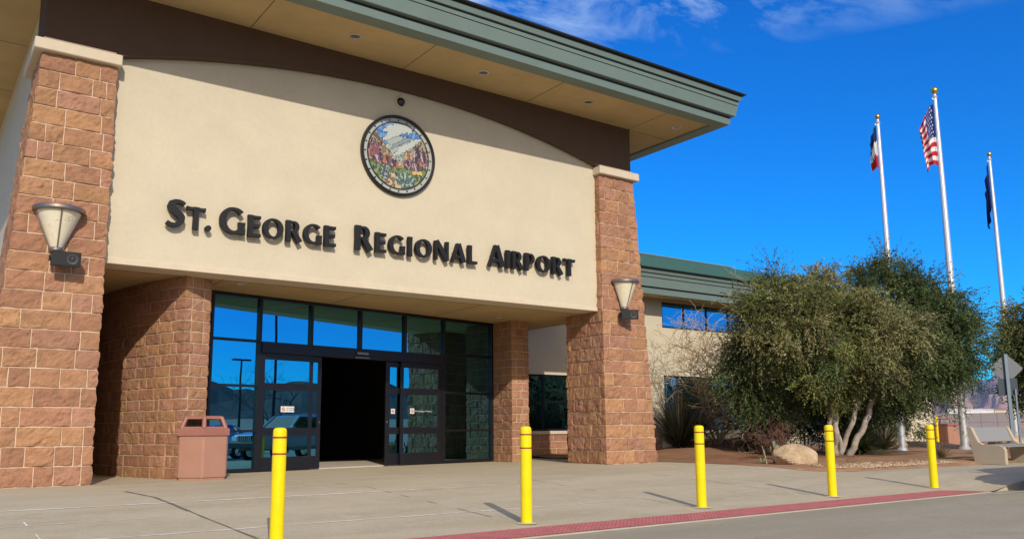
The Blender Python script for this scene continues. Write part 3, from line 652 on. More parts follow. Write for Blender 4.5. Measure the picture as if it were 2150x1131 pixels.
# ------------------------------------------------------------------ stained glass medallion, dome camera
def medallion():
    cx, cz, Rm = 8.31, 6.67, .885
    t = thing('stained_glass_medallion', 'round stained glass canyon picture in a black ring above the lettering', 'window', (cx, YW, cz))
    def ring(r0, r1, y, n, M_, name, bulge=.0):
        mb = MB()
        mb.lathe([(r1, 0), (r1, .08), (r1-.02, .10), (r0+.02, .10), (r0, .08), (r0, 0)], n); 
        Mx = Matrix.Translation((cx, y, cz)) @ Matrix.Rotation(R(90), 4, 'X')
        mb.v = [tuple(Mx @ Vector(p)) for p in mb.v]; return mb.build(name, M_, t, smooth=False)
    ring(.832, Rm, YW+.002, 72, M_BLACK, 'outer_ring')
    mb = MB(); rg = random.Random(5)
    for i in range(72):
        a0, a1 = 2*math.pi*i/72, 2*math.pi*(i+1)/72; dark = (i % 3 == 0)
        mb.col = (.42, .44, .38)
        p = lambda r, a, y=YW-.03: (cx+r*math.cos(a), y, cz+r*math.sin(a))
        mb.quad(p(.735, a0), p(.735, a1), p(.835, a1), p(.835, a0))
        if dark: mb.col = (.02, .02, .02); mb.quad(p(.765, a0, YW-.034), p(.765, a0+.04, YW-.034), p(.805, a0+.04, YW-.034), p(.805, a0, YW-.034))
    mb.build('border_glass', M_ART, t)
    seeds = np.array([[rg.uniform(-1, 1), rg.uniform(-1, 1)] for _ in range(2600)])
    seeds[:, 1] += 0
    n1 = lambda x, y, f, k=0: noise.noise(Vector((x*f, y*f, k)))
    def pic(x, y):
        r = n1(x, y, 3, 1); g = n1(x, y, 9, 7); h_ = n1(x, y, 17, 3)
        lc = .60-1.15*max(0, x+.72)+.16*n1(x, 0, 6, 3)          # skyline of the left cliffs
        rc = .66-1.05*max(0, .80-x)+.16*n1(x, 0, 6, 9)          # and of the right ones
        if y > max(lc, rc, -.18+.1*r):
            st = n1((x+y)*.35, (y-.55*x)*3.2, 1.6, 4)             # slanting cloud bands
            if y > .60 and st < .16: return (.07, .20, .48) if g > 0 else (.16, .32, .60)
            if x < -.35 and y > .3 and st < .1: return (.13, .30, .56)
            return (.47, .50, .44) if st > .12 else ((.36, .40, .35) if st > -.15 else (.24, .30, .31))
        if y < -.36+.16*r+.1*x*x:
            if (x+.42)**2*3+(y+.55)**2 < .06: return (.33, .37, .33) if h_ > .02 else (.09, .11, .10)
            if (x-.22)**2+(y+.70)**2*2 < .10:
                a_ = math.atan2(y+.95, x-.22); return (.33, .41, .33) if math.sin(a_*17) > .2 else (.09, .15, .12)
            if (x+.2)**2+(y+.85)**2 < .09: return (.52, .40, .22) if g > -.1 else (.22, .15, .09)
            if abs(x-.62) < .17 and abs(y+.42) < .07: return (.60, .42, .14)
            return (.14, .26, .05) if g > .12 else ((.26, .27, .11) if g > -.12 else (.07, .11, .05))
        if x < -.55 or x > .48:
            if y > .28+.1*g: return (.33, .27, .15) if h_ > -.1 else (.14, .11, .07)
            q = n1(x*3.2+y*.6, y*.8, 3.4, 2)
            return (.46, .36, .40) if q > .25 else ((.24, .09, .10) if q > -.02 else ((.40, .20, .12) if q > -.2 else (.06, .05, .06)))
        if abs(x+.28) < .28 or abs(x-.36) < .18:
            q = n1(x*3.6, y*.8, 3, 6)
            if y < -.06: return (.42, .15, .06) if q > .12 else ((.20, .10, .12) if q > -.12 else ((.46, .34, .33) if q > -.3 else (.07, .05, .06)))
            return (.42, .32, .15) if q > -.05 else ((.23, .17, .09) if q > -.25 else (.34, .15, .10))
        return (.42, .38, .26) if g > 0 else (.48, .32, .12)
    cols = [pic(*s_) for s_ in seeds]
    mb = MB(); G = 128; h = 1/G
    for i in range(2*G):
        for j in range(2*G):
            x, y = (i+.5)*h-1, (j+.5)*h-1
            if x*x+y*y > 1: continue
            d = np.hypot((seeds[:, 0]-x)*1.25, (seeds[:, 1]-y)*.95); k = np.argpartition(d, 1)[:2]
            a, b = sorted(d[k]); kk = k[np.argmin(d[k])]
            k2 = k[np.argmax(d[k])]; diff = sum(abs(p_-q_) for p_, q_ in zip(cols[kk], cols[k2])); mb.col = (.03, .03, .035) if b-a < (.013 if diff > .12 else .0) else cols[kk]
            s_ = .735; mb.quad(*[(cx+px*s_, YW-.04, cz+pz*s_) for px, pz in ((x-h/2, y-h/2), (x+h/2, y-h/2), (x+h/2, y+h/2), (x-h/2, y+h/2))])
    mb.build('glass_picture', M_ART, t)
    mb = MB(); mb.lathe([(.745, 0), (.745, .012), (.725, .012), (.725, 0)], 72)
    Mx = Matrix.Translation((cx, YW-.036, cz)) @ Matrix.Rotation(R(90), 4, 'X'); mb.v = [tuple(Mx @ Vector(p)) for p in mb.v]; mb.build('lead_ring', M_BLACK, t)
medallion()
def dome_camera():
    t = thing('security_camera', 'small black dome camera in a pale ring above the stained glass medallion', 'camera', (8.345, YW, 7.885))
    Mx = Matrix.Translation((8.345, YW, 7.885)) @ Matrix.Rotation(R(90), 4, 'X')
    mb = MB(); mb.lathe([(.132, 0), (.132, .03), (.12, .045), (.098, .045), (.098, .0)], 32); mb.v = [tuple(Mx @ Vector(p)) for p in mb.v]; mb.build('mounting_ring', M_CAP, t)
    mb = MB(); mb.lathe([(.097*math.cos(R(a)), .03+.09*math.sin(R(a))) for a in range(0, 91, 10)], 32); mb.v = [tuple(Mx @ Vector(p)) for p in mb.v]; mb.build('dome', mat('smoked_dome', (.01, .01, .012), .08, spec=.6), t, smooth=True)
dome_camera()

# ------------------------------------------------------------------ recessed downlights
def downlight(x, y, z, label, r=.10):
    t = thing('downlight', label, 'light', (x, y, z), 'recessed downlights in the soffits')
    mb = MB(); mb.lathe([(r*1.25, -.003), (r*1.25, -.014), (r, -.018), (r*.96, -.004)], 24, (x, y, z)); mb.build('trim_ring', M_STEEL, t)
    mb = MB(); mb.lathe([(r*.99, -.006), (r*.7, -.0045), (0.0001, -.004)], 24, (x, y, z)); mb.build('reflector', M_BRONZE, t)
downlight(6.80, 14.75, 8.602, 'recessed downlight in the roof soffit directly above the letters St. George')
downlight(9.87, 14.745, 8.602, 'recessed downlight in the roof soffit above and right of the medallion')
downlight(12.89, 14.735, 8.602, 'recessed downlight in the roof soffit left of the last soffit joint')
downlight(15.93, 14.74, 8.602, 'recessed downlight in the soffit at the outer right roof corner')
downlight(*(lambda p: (p.x, p.y))(EYE+(at(508, 594, 1)-EYE)*((ZS-.85)/(at(508, 594, 1).z-.85))), ZS, 'round canopy downlight over the left end of the glass front', .09)
downlight(*(lambda p: (p.x, p.y))(EYE+(at(1048, 665, 1)-EYE)*((ZS-.85)/(at(1048, 665, 1).z-.85))), ZS, 'round canopy downlight beside the narrow stone column', .09)

# ------------------------------------------------------------------ wall lamps and speakers
def wall_lamp(x, label):
    y = YP-.03
    t = thing('wall_lamp', label, 'lamp', (x, y, 3.8), 'half cone lamps on the stone piers')
    A0_, A1_ = math.pi, 2*math.pi
    mb = MB(); mb.lathe([(.095, 3.85), (.335, 4.44)], 28, (x, y, 0), A0_, A1_)
    mb.cur = 1; rg = random.Random(3)
    for k in range(9):
        a = rg.uniform(A0_+.3, A1_-.3); zz = rg.uniform(3.95, 4.3); pts = []
        for i in range(7):
            r_ = .095+(zz-3.85)/.59*.24; pts.append((x+(r_+.001)*math.cos(a), y+(r_+.001)*math.sin(a), zz)); a += rg.uniform(-.13, .16); zz += rg.uniform(-.01, .035)
            zz = min(zz, 4.42)
        mb.tube(pts, .0022, 4)
    mb.build('lamp_shade', [M_SHADE, M_VEIN], t, smooth=True)
    mb = MB(); mb.lathe([(.33, 4.43), (.385, 4.44), (.40, 4.455), (.40, 4.50), (.385, 4.515), (.30, 4.52)], 32, (x, y, 0), A0_, A1_); mb.add([(x+.30*math.cos(R(a)), y+.30*math.sin(R(a)), 4.515) for a in range(180, 361, 15)], [tuple(range(13))]); mb.build('top_rim', M_BRONZE, t)
    for a in (182, 270, 358):
        mb = MB(); c, s_ = math.cos(R(a)), math.sin(R(a))
        mb.tube([(x+.10*c, y+.10*s_, 3.84), (x+.345*c, y+.345*s_, 4.44)], [.010, .014], 6); mb.build('rib', M_BRONZE, t)
    mb = MB(); mb.lathe([(.02, 3.775), (.10, 3.78), (.115, 3.80), (.115, 3.835), (.095, 3.852)], 24, (x, y, 0), A0_, A1_); mb.build('base_cup', M_BRONZE, t)
wall_lamp(1.91, 'bronze rimmed half cone lamp with cream shade on the near left pier')
wall_lamp(14.60, 'bronze rimmed half cone lamp with cream shade on the farther right pier')
def speaker(x, rz, label):
    Mx = Matrix.Translation((x, YP-.22, 3.64)) @ Matrix.Rotation(rz, 4, 'Z') @ Matrix.Rotation(R(7), 4, 'X')
    t = thing('speaker', label, 'speaker', (x, YP, 3.64), 'black speakers under the wall lamps')
    mb = MB(); mb.prism([(-.215, -.12), (.215, -.12), (.17, .1), (-.17, .1)], -.12, .12, Mx); mb.build('cabinet', M_BLACK, t)
    mb = MB(); mb.bbox(-.20, .20, -.127, -.1205, -.108, .108, .003, Mx); mb.build('grille', mat('grille_cloth', (.02, .021, .023), .8), t)
    Mf = Mx @ Matrix.Translation((.09, -.128, -.0)) @ Matrix.Rotation(R(90), 4, 'X')
    mb = MB(); mb.lathe([(.085, 0), (.085, .004), (.075, .004), (.055, -.0)], 24)
    mb.lathe([(.022, .0), (.02, .006), (.0001, .009)], 16, (.0, .01, 0)); mb.lathe([(.038, 0), (.038, .003), (.032, .003)], 16, (.012, -.052, 0)); mb.v = [tuple(Mf @ Vector(p)) for p in mb.v]; mb.build('cone', mat('speaker_cone', (.05, .05, .052), .5), t)
    mb = MB(); mb.bbox(-.245, -.215, -.05, .03, -.05, .05, .006, Mx); mb.bbox(-.24, .0, .101, .13, -.03, .03, .006, Mx); mb.tube([(x, YP-.14, 3.64), (x, YP, 3.66)], .03, 8); mb.build('bracket', M_BLACK, t)
speaker(2.035, R(-4), 'small black speaker under the lamp on the near left pier')
speaker(14.58, R(-30), 'small black speaker under the lamp on the farther right pier')

# ------------------------------------------------------------------ door stickers
def sticker(name, label, x, z, w, h, text, y=-.028, plate=True):
    t = thing(name, label, 'sign', tuple(SFM @ Vector((x, y, z))), 'no smoking notices on the door glass')
    mb = MB()
    if plate: mb.box(x, x+w, y-.003, y, z, z+h, SFM)
    else: mb.box(x, x+h, y-.003, y, z, z+h, SFM)
    mb.build('plate', M_WHITE, t)
    r = h*.36; c = (x+h*.5, z+h*.5); mb = MB()
    for i in range(24):
        a0, a1 = 2*math.pi*i/24, 2*math.pi*(i+1)/24
        mb.add([SFM @ Vector((c[0]+rr*math.cos(a), y-.0045, c[1]+rr*math.sin(a))) for rr, a in ((r*.78, a0), (r*.78, a1), (r, a1), (r, a0))], [(0, 1, 2, 3)])
    d = r*.62; mb.add([SFM @ Vector((c[0]+px, y-.0046, c[1]+pz)) for px, pz in ((-d, d-.012), (d-.012, -d), (d, -d+.012), (-d+.012, d))], [(0, 1, 2, 3)])
    mb.build('prohibition_ring', mat('red_ink', (.55, .03, .02), .6), t)
    mb = MB(); mb.box(c[0]-r*.5, c[0]+r*.4, y-.0042, y-.0035, c[1]-.006, c[1]+.006, SFM); mb.build('cigarette', M_BLACK, t)
    for k, line in enumerate(text):
        cu = bpy.data.curves.new('lettering', 'FONT'); cu.body = line; cu.size = h*(.36 if plate else .42); cu.extrude = .0005
        cu.materials.append(M_BLACK if plate else M_WHITE)
        tmp = bpy.data.objects.new('lettering', cu); me = bpy.data.meshes.new_from_object(tmp); bpy.data.objects.remove(tmp)
        o = bpy.data.objects.new('lettering', me); C.objects.link(o); o.parent = t
        zz = z+h*(.56-.34*k) if plate else z+h*.36
        Mw = SFM @ Matrix.Translation((x+h*1.12, y-.005, zz)) @ Matrix.Rotation(R(90), 4, 'X')
        o.matrix_local = Matrix.Translation(-t.location) @ Mw
sticker('door_sticker', 'white rectangular no smoking notice on the left door glass', 1.69, 1.25, .33, .125, ['NO SMOKING', 'IN TERMINAL'])
sticker('door_sticker', 'square no smoking symbol with white words on the right door glass', 5.29, 1.245, .14, .13, ['No Smoking in Terminal'], plate=False)
sticker('door_sticker', 'small square no smoking symbol on the narrow right sliding leaf', 4.755, 1.24, .12, .12, [], y=.046, plate=False)

# ------------------------------------------------------------------ ground, walk, road
def walk_z(x, y):
    z = .056*(y-12) if y < 12 else 0.
    if x > 15.2: z += .13*smooth01(15.2, 16.6, x)*(1-smooth01(8.0, 11.5, y))
    return z
YK = 7.32                                              # road edge
def bed_edge(x):
    """nearest y of the planting bed for given x"""
    pass
BED = [(15.45, 16.9), (16.2, 15.6), (16.0, 13.9), (15.62, 12.4), (15.45, 11.3), (15.75, 10.62), (16.6, 10.36), (18.5, 10.26), (21, 10.28), (30, 10.3), (48, 10.4), (48, 40), (15.45, 40)]
def sheet(name, xs, ys, zf, m, hole=None):
    mb = MB(); o = 0; idx = {}
    for j, y in enumerate(ys):
        for i, x in enumerate(xs): idx[i, j] = len(mb.v); mb.v.append((x, y, zf(x, y)))
    for j in range(len(ys)-1):
        for i in range(len(xs)-1): mb.face((idx[i, j], idx[i+1, j], idx[i+1, j+1], idx[i, j+1]))
    return mb.build(name, m, smooth=True)
lin = lambda a, b, n: [a+(b-a)*i/n for i in range(n+1)]
struct(sheet('sidewalk', lin(-40, 0, 10)+lin(0, 30, 60)[1:]+lin(30, 70, 10)[1:], lin(YK, 12, 24)+lin(12, 30, 12)[1:], walk_z, M_WALK))
struct(sheet('road', lin(-80, 120, 50), lin(-3, YK, 10), lambda x, y: -.270-.012*(YK-y)/4, M_ROAD))
struct(sheet('parking_lot', lin(-80, 140, 10), lin(-70, -3.01, 10), lambda x, y: -.305, M_LOT))
# desert: one sheet to the horizon
def ground_z(x, y):
    r = math.hypot(x, y); n_ = .0
    z = -.47 if y < 9.5 else -.47+.43*smooth01(9.5, 14, y)
    if r > 150: z += .0152*min(r-150, 1400)+.6*noise.noise(Vector((x*.004, y*.004, 2)))*smooth01(150, 500, r)
    return z
gx = [-9000, -5000, -3000, -1800, -1200, -800, -500, -300, -180, -100, -60, -30, 0, 15, 30, 45, 60, 80, 100, 130, 160, 200, 260, 340, 440, 560, 700, 900, 1150, 1450, 1800, 2600, 4000, 6500, 9000]
gy = [-9000, -5000, -3000, -1800, -1200, -800, -500, -300, -180, -100, -60, -30, 0, 7, 9.5, 11, 14, 20, 30, 45, 60, 80, 110, 150, 200, 260, 340, 440, 560, 700, 900, 1200, 1700, 2600, 4000, 6500, 9000]
struct(sheet('desert_ground', gx, gy, ground_z, M_DESERT))
# planting bed with low mounds
def poly_in(x, y, P):
    c = False; n = len(P)
    for i in range(n):
        (x0, y0), (x1, y1) = P[i], P[(i+1) % n]
        if (y0 > y) != (y1 > y) and x < (x1-x0)*(y-y0)/(y1-y0)+x0: c = not c
    return c
def poly_dist(x, y, P):
    d = 9e9
    for i in range(len(P)-4):
        a, b = Vector(P[i]), Vector(P[i+1]); p = Vector((x, y)); t = max(0, min(1, (p-a).dot(b-a)/(b-a).length_squared)); d = min(d, (p-(a+(b-a)*t)).length)
    return d
def bed_z(x, y):
    d = poly_dist(x, y, BED); e = smooth01(0, .8, d)
    z = max(walk_z(x, y), 0*x)+.006+e*(.03+.04*noise.noise(Vector((x*.7, y*.7, 0)))+.02*noise.noise(Vector((x*2.3, y*2.3, 3))))
    z += .62*math.exp(-(((x-22.6)/1.9)**2+((y-19.3)/1.6)**2))+.25*math.exp(-(((x-19)/1.6)**2+((y-17.6)/1.5)**2))
    z += .30*math.exp(-(((x-33)/3)**2+((y-19.5)/2)**2))
    return z
def bed_mesh():
    mb = MB(); edge = BED[:-3]
    # fan rows from the kerb line inwards
    dense = []
    for a, b in zip(edge[:-1], edge[1:]):
        n = max(2, int((Vector(b)-Vector(a)).length/.35))
        for i in range(n): dense.append((a[0]+(b[0]-a[0])*i/n, a[1]+(b[1]-a[1])*i/n))
    dense.append(edge[-1])
    rows = []
    for t in (0, .012, .03, .055, .085, .12, .16, .2, .25, .3, .36, .43, .5, .6, .72, .86, 1):
        row = []
        for i, (x, y) in enumerate(dense):
            s_ = i/(len(dense)-1)
            tx = 15.46+(48-15.46)*max(0, (s_-.12)/.88); ty = 24.
            px, py = x+(tx-x)*t, y+(ty-y)*t
            wob = .06*noise.noise(Vector((x*1.5, y*1.5, 0))) if t == 0 else 0
            row.append((px+wob, py+wob, bed_z(px, py) if t > 0 else walk_z(px, py)+.004))
        rows.append(row)
    n = len(dense); mb.v = [p for r_ in rows for p in r_]
    for j in range(len(rows)-1):
        for i in range(n-1):
            a = j*n+i; cx_ = (mb.v[a][0]+mb.v[a+n+1][0])/2; cy_ = (mb.v[a][1]+mb.v[a+n+1][1])/2
            mb.cur = 1 if (cx_ < 25 and cy_ > 13.4) else 0
            mb.face((a, a+1, a+n+1, a+n))
    return mb.build('planting_bed', [M_DIRT, M_MULCH], smooth=True)
struct(bed_mesh())
# thin gravel apron along the edge of the bed
mb = MB(); gr = random.Random(2)
for k in range(900):
    x = gr.uniform(16.0, 20.4); y = 10.38+abs(gr.gauss(0, .40))+(.25 if x < 16.5 else 0); r_ = gr.uniform(.010, .028); z = bed_z(x, y)
    pts = [(x+r_*math.cos(a)*gr.uniform(.7, 1.2), y+r_*math.sin(a)*gr.uniform(.7, 1.2), z-.002) for a in (0, 1.26, 2.5, 3.8, 5.0)]
    mb.col = gr.choice(((.46, .36, .24), (.38, .26, .15), (.54, .46, .33))); mb.add(pts+[(x, y, z+r_*.8)], [(i, (i+1) % 5, 5) for i in range(5)])
g_ = mb.build('gravel', mat('gravel_stones', attr=True, rough=.9)); g_['kind'] = 'stuff'; g_['label'] = 'pale gravel scattered along the edge of the planting bed'
# joints in the concrete
mb = MB(); jr = random.Random(4)
def joint(x0, y0, x1, y1, w, mi, jit=.006, breaks=0):
    mb.cur = mi; n = max(2, int(math.hypot(x1-x0, y1-y0)/.25)); d = Vector((x1-x0, y1-y0)).normalized(); nn = Vector((-d.y, d.x)); prev = None
    for i in range(n+1):
        t = i/n; x, y = x0+(x1-x0)*t, y0+(y1-y0)*t; ww = w*jr.uniform(.5, 1.3)/2; o = jr.uniform(-jit, jit)
        a = (x+nn.x*(o+ww), y+nn.y*(o+ww)); b = (x+nn.x*(o-ww), y+nn.y*(o-ww))
        cur = [(a[0], a[1], walk_z(*a)+.004), (b[0], b[1], walk_z(*b)+.004)]
        if prev and not (breaks and jr.random() < breaks): mb.quad(prev[0], prev[1], cur[1], cur[0])
        prev = cur
for y, w, x0, x1, br in ((11.42, .055, .5, 7.1, .0), (11.42, .04, 7.1, 15.4, .5), (9.12, .045, .5, 7.4, .0), (9.12, .03, 7.4, 15.4, .65), (10.22, .022, .9, 2.6, .1), (12.9, .025, 5, 15, .45), (14.3, .025, 3, 13, .5)): joint(x0, y, x1, y, w, 0, breaks=br)
joint(2.78, 13.5, 2.9, 10.6, .05, 1); joint(2.9, 10.6, 3.02, 7.6, .03, 1); joint(1.16, 11.3, 1.22, 8.6, .016, 0, breaks=.25)
for x in (5.9, 8.9, 11.8): joint(x, 13.5, x, 7.9, .014, 1, breaks=.5)
jo = mb.build('sidewalk_joint', [M_JOINTL, M_JOINTD]); struct(jo)
# tactile strip with real domes
def tactile():
    x0, x1, y0, y1 = -6, 14.6, YK+.02, 7.79; mb = MB()
    zt = lambda x, y: walk_z(x, y)+.006
    xs = lin(x0, x1, 60); mb.v = []
    for x in xs:
        e = max(0, (x-13.7)/.9)*0
        mb.v += [(x, y0, zt(x, y0)), (x, y1, zt(x, y1)+e)]
    for i in range(len(xs)-1): mb.face((2*i, 2*i+2, 2*i+3, 2*i+1))
    o = len(mb.v); mb.v += [(15.25, y0+.0, zt(15.2, y0)), (14.9, 7.62, zt(14.9, 7.62))]; mb.face((2*len(xs)-2, o, o+1, 2*len(xs)-1))
    y = y0+.035
    while y < y1-.02:
        x = 2.6
        while x < 14.6:
            z = zt(x, y); a = len(mb.v)
            for r_, h_ in ((.021, 0), (.012, .007)):
                for k in range(6): mb.v.append((x+r_*math.cos(k*1.047), y+r_*math.sin(k*1.047), z+h_))
            for k in range(6): mb.face((a+k, a+(k+1) % 6, a+6+(k+1) % 6, a+6+k))
            mb.face([a+6+k for k in range(6)]); x += .06
        y += .06
    return mb.build('tactile_paving', M_STRIP)
struct(tactile())
# pale edge line and raised kerb at the right
mb = MB(); mb.box(-40, 15.3, YK-.028, YK+.018, -.40, walk_z(0, YK)+.003); struct(mb.build('road_edge', M_SLAB))
def kerb():
    mb = MB(); pts = []
    for x in lin(14.7, 16.6, 8)+lin(16.6, 70, 40)[1:]:
        y = 7.62-.30*smooth01(14.7, 16.3, x); pts.append((x, y))
    for (xa, ya), (xb, yb_) in zip(pts[:-1], pts[1:]):
        za, zb_ = walk_z(xa, YK)+.006, walk_z(xb, YK)+.006
        mb.quad((xa, ya-.02, -.42), (xb, yb_-.02, -.42), (xb, yb_, zb_-.012), (xa, ya, za-.012))
        mb.quad((xa, ya, za-.012), (xb, yb_, zb_-.012), (xb, yb_+.012, zb_), (xa, ya+.012, za))
        mb.quad((xa, ya+.012, za), (xb, yb_+.012, zb_), (xb, yb_+.17, zb_), (xa, ya+.17, za))
        mb.quad((xa, ya+.17, za), (xb, yb_+.17, zb_), (xb, yb_+.18, -.4), (xa, ya+.18, -.4))
    return mb.build('curb', M_SLAB)
struct(kerb())
mb = MB(); mb.quad((14.9, 7.02, -.266), (24, 6.95, -.266), (24, 7.06, -.266), (14.9, 7.12, -.266)); struct(mb.build('road_marking', M_SLAB))

# ------------------------------------------------------------------ bollards
def bollard(x, y):
    z = walk_z(x, y)
    t = thing('bollard', '', 'bollard', (x, y, z), 'yellow bollards along the kerb')
    mb = MB(); r = .066; prof = [(r, -.03), (r, 1.05), (r*.985, 1.068), (r*.93, 1.084), (r*.8, 1.095), (r*.5, 1.101), (.0005, 1.103)]
    mb.lathe(prof, 28, (x, y, z)); mb.build('sleeve', M_YELLOW, t, smooth=True)
    for zz in (1.0, .845):
        mb = MB(); mb.lathe([(r+.001, zz), (r+.002, zz+.001), (r+.002, zz+.016), (r+.001, zz+.017)], 28, (x, y, z)); mb.build('red_band', M_REDTAPE, t)
    mb = MB(); mb.lathe([(r*1.9, .0045), (r*1.75, .012), (r+.001, .016)], 20, (x, y, z)); mb.build('grout_collar', M_SLAB, t)
    return t
proto = None
BL = ['yellow bollard nearest the camera, in front of the left sliding door', 'yellow bollard in front of the narrow stone column', 'yellow bollard in front of the bare shrub, right of the stone pier', 'yellow bollard in front of the pale tree trunks and boulder', 'yellow bollard nearest the concrete bench, last at the right']
for (x, y), lab in zip(((3.02, 8.05), (5.985, 8.07), (8.965, 8.10), (11.90, 8.07), (14.86, 8.05)), BL):
    if proto is None: o = proto = bollard(x, y)
    else:
        o = proto.copy(); C.objects.link(o); o.location = (x, y, walk_z(x, y))
        for ch in proto.children:
            c = ch.copy(); C.objects.link(c); c.parent = o
    o['label'] = lab

# ------------------------------------------------------------------ litter bins
def litter_bin(cx, cy, rot, label, r=.49):
    z = walk_z(cx, cy); t = thing('litter_bin', label, 'litter bin', (cx, cy, z))
    hexa = lambda rr, zz: [(cx+rr*math.cos(rot+k*math.pi/3), cy+rr*math.sin(rot+k*math.pi/3), z+zz) for k in range(6)]
    def loft(mb, rings):
        o = len(mb.v)
        for q in rings: mb.v += q
        for i in range(len(rings)-1):
            for k in range(6): mb.face((o+6*i+k, o+6*i+(k+1) % 6, o+6*i+6+(k+1) % 6, o+6*i+6+k))
    def cham(rr, zz, c=.055):
        h = hexa(rr, zz); q = []
        for k in range(6):
            p, a, b = Vector(h[k]), Vector(h[k-1]), Vector(h[(k+1) % 6]); q += [tuple(p.lerp(a, c)), tuple(p.lerp(b, c))]
        return q
    mb = MB(); rg_ = [cham(r*.93, .0), cham(r*.93, .035), cham(r*.975, .05), cham(r*.985, .80)]; mb.v = [p for q in rg_ for p in q]
    for i in range(3):
        for k in range(12): mb.face((12*i+k, 12*i+(k+1) % 12, 12*i+12+(k+1) % 12, 12*i+12+k))
    mb.build('body', M_BIN, t)
    mb = MB(); loft(mb, [hexa(r*1.0, .765), hexa(r*1.04, .78), hexa(r*1.04, .885), hexa(r*1.0, .905), hexa(r*.9, .91), hexa(r*.86, .80)])
    # open hood: six sloping posts and a flat top
    for k in range(6):
        a = rot+k*math.pi/3
        def P(rr, zz, da=0): return (cx+rr*math.cos(a+da), cy+rr*math.sin(a+da), z+zz)
        mb.tube([P(r*.88, .90), P(r*.70, 1.10)], [.042, .036], 6)
    loft(mb, [hexa(r*.90, .905), hexa(r*.87, .935), hexa(r*.83, .935), hexa(r*.83, .90)])
    loft(mb, [hexa(r*.68, 1.065), hexa(r*.76, 1.07), hexa(r*.74, 1.11), hexa(r*.68, 1.125)]); o = len(mb.v); mb.v += hexa(r*.68, 1.125); mb.face(range(o, o+6)); o = len(mb.v); mb.v += hexa(r*.68, 1.065); mb.face(range(o+5, o-1, -1))
    mb.build('lid', M_BINLID, t)
    mb = MB(); o = len(mb.v); mb.v += hexa(r*.86, .80); mb.face(range(6)); mb.build('opening', M_BLACK, t)
litter_bin(4.56, 15.98, R(-105), 'hexagonal terracotta litter bin at the end of the curved stone wall')
def square_bin():
    x, y = 37.5, 19.6; t = thing('square_litter_bin', 'reddish brown square litter bin far behind the last bollard', 'litter bin', (x, y, 0))
    Mx = Matrix.Translation((x, y, 0)) @ Matrix.Rotation(R(-20), 4, 'Z')
    mb = MB(); mb.bbox(-.36, .36, -.36, .36, -.05, .86, .02, Mx); mb.build('body', M_BIN, t)
    mb = MB(); mb.bbox(-.39, .39, -.39, .39, .862, .96, .02, Mx); mb.tube([Mx @ Vector(p) for p in ((-.3, 0, .95), (-.24, 0, 1.16), (.24, 0, 1.16), (.3, 0, .95))], .035, 6); mb.build('lid', M_BINLID, t)
    mb = MB(); mb.lathe([(.06, 0), (.06, 1.25), (.04, 1.28), (.001, 1.28)], 12, (36.2, 19.3, 0)); tag(mb.build('yellow_post', M_YELLOW), 'thin yellow post beside the far brown litter bin', 'post')
square_bin()

# ------------------------------------------------------------------ ring rail by the pier
mb = MB(); x, y = 14.47, 17.62
mb.tube([(x, y, 0), (x, y, .90)], .025, 8); mb.tube([(x, y, .90), (x, y+.001, .96)], [.035, .01], 8)
mb.tube([(x+.15*math.cos(a)*.9, y-.02+.1*math.cos(a), .55+.19*math.sin(a)) for a in [2*math.pi*i/24 for i in range(25)]], .014, 6, False)
mb.tube([(x, y, .2), (15.6, y+.5, .2)], .016, 6); mb.tube([(x, y, .8), (15.6, y+.5, .8)], .016, 6)
tag(mb.build('ring_rail', M_BLACK), 'black steel rail post with a ring beside the right stone pier', 'railing')

# ------------------------------------------------------------------ flagpoles and flags
def flagpole(x, y, H, r0, label, pad, nm):
    t = thing('flagpole', label, 'flagpole', (x, y, 0), 'three silver flagpoles')
    mb = MB(); mb.lathe([(r0, .0), (r0*.95, H*.35), (r0*.72, H*.75), (r0*.5, H-.28), (r0*.5, H-.2)], 20, (x, y, 0)); mb.build('shaft', M_STEEL, t, smooth=True)
    mb = MB(); mb.lathe([(r0*1.9, .0), (r0*1.9, .02), (r0*1.45, .06), (r0*1.25, .13), (r0, .15)], 20, (x, y, 0)); mb.build('base_flare', M_STEEL, t, smooth=True)
    mb = MB(); mb.lathe([(r0*.5, H-.22), (r0*.75, H-.17), (r0*.4, H-.1), (r0*.35, H-.05)], 16, (x, y, 0)); mb.bbox(x-.2, x-.03, y-.02, y+.02, H-.30, H-.24, .008); mb.build('truck', M_STEEL, t)
    mb = MB(); b = r0*(1.0 if H > 12.5 else .82); mb.lathe([(max(.0005, b*math.sin(R(a))), H-.04+b-b*math.cos(R(a))) for a in range(0, 181, 12)], 20, (x, y, 0)); mb.build('ball_finial', M_GOLD, t, smooth=True)
    mb = MB(); mb.tube([(x-r0-.04, y-.04, 1.2), (x-r0*.7-.05, y-.04, H-.3)], .008, 5); mb.build('halyard', M_WHITE, t)
    mb = MB(); w = pad; Mx = Matrix.Translation((x, y, 0)); mb.bbox(-w, w, -w*.85, w*.85, -.3, -.002, .015, Mx)
    tag(mb.build('concrete_pad', M_SLAB), 'low square concrete pad under the '+nm+' flagpole', 'slab')
    return t
flagpole(27.67, 15.99, 11.75, .115, 'silver flagpole with a small navy, white and red flag, rising out of the tree', .75, 'left')
flagpole(30.56, 15.34, 13.15, .135, 'tallest silver flagpole, flying the stars and stripes', 1.05, 'tall middle')
flagpole(35.9, 16.0, 11.9, .115, 'silver flagpole with a limp navy flag, farthest right', .75, 'right')
LAT = Vector((-.83, .56, 0)).normalized(); DEP = Vector((.56, .83, 0))
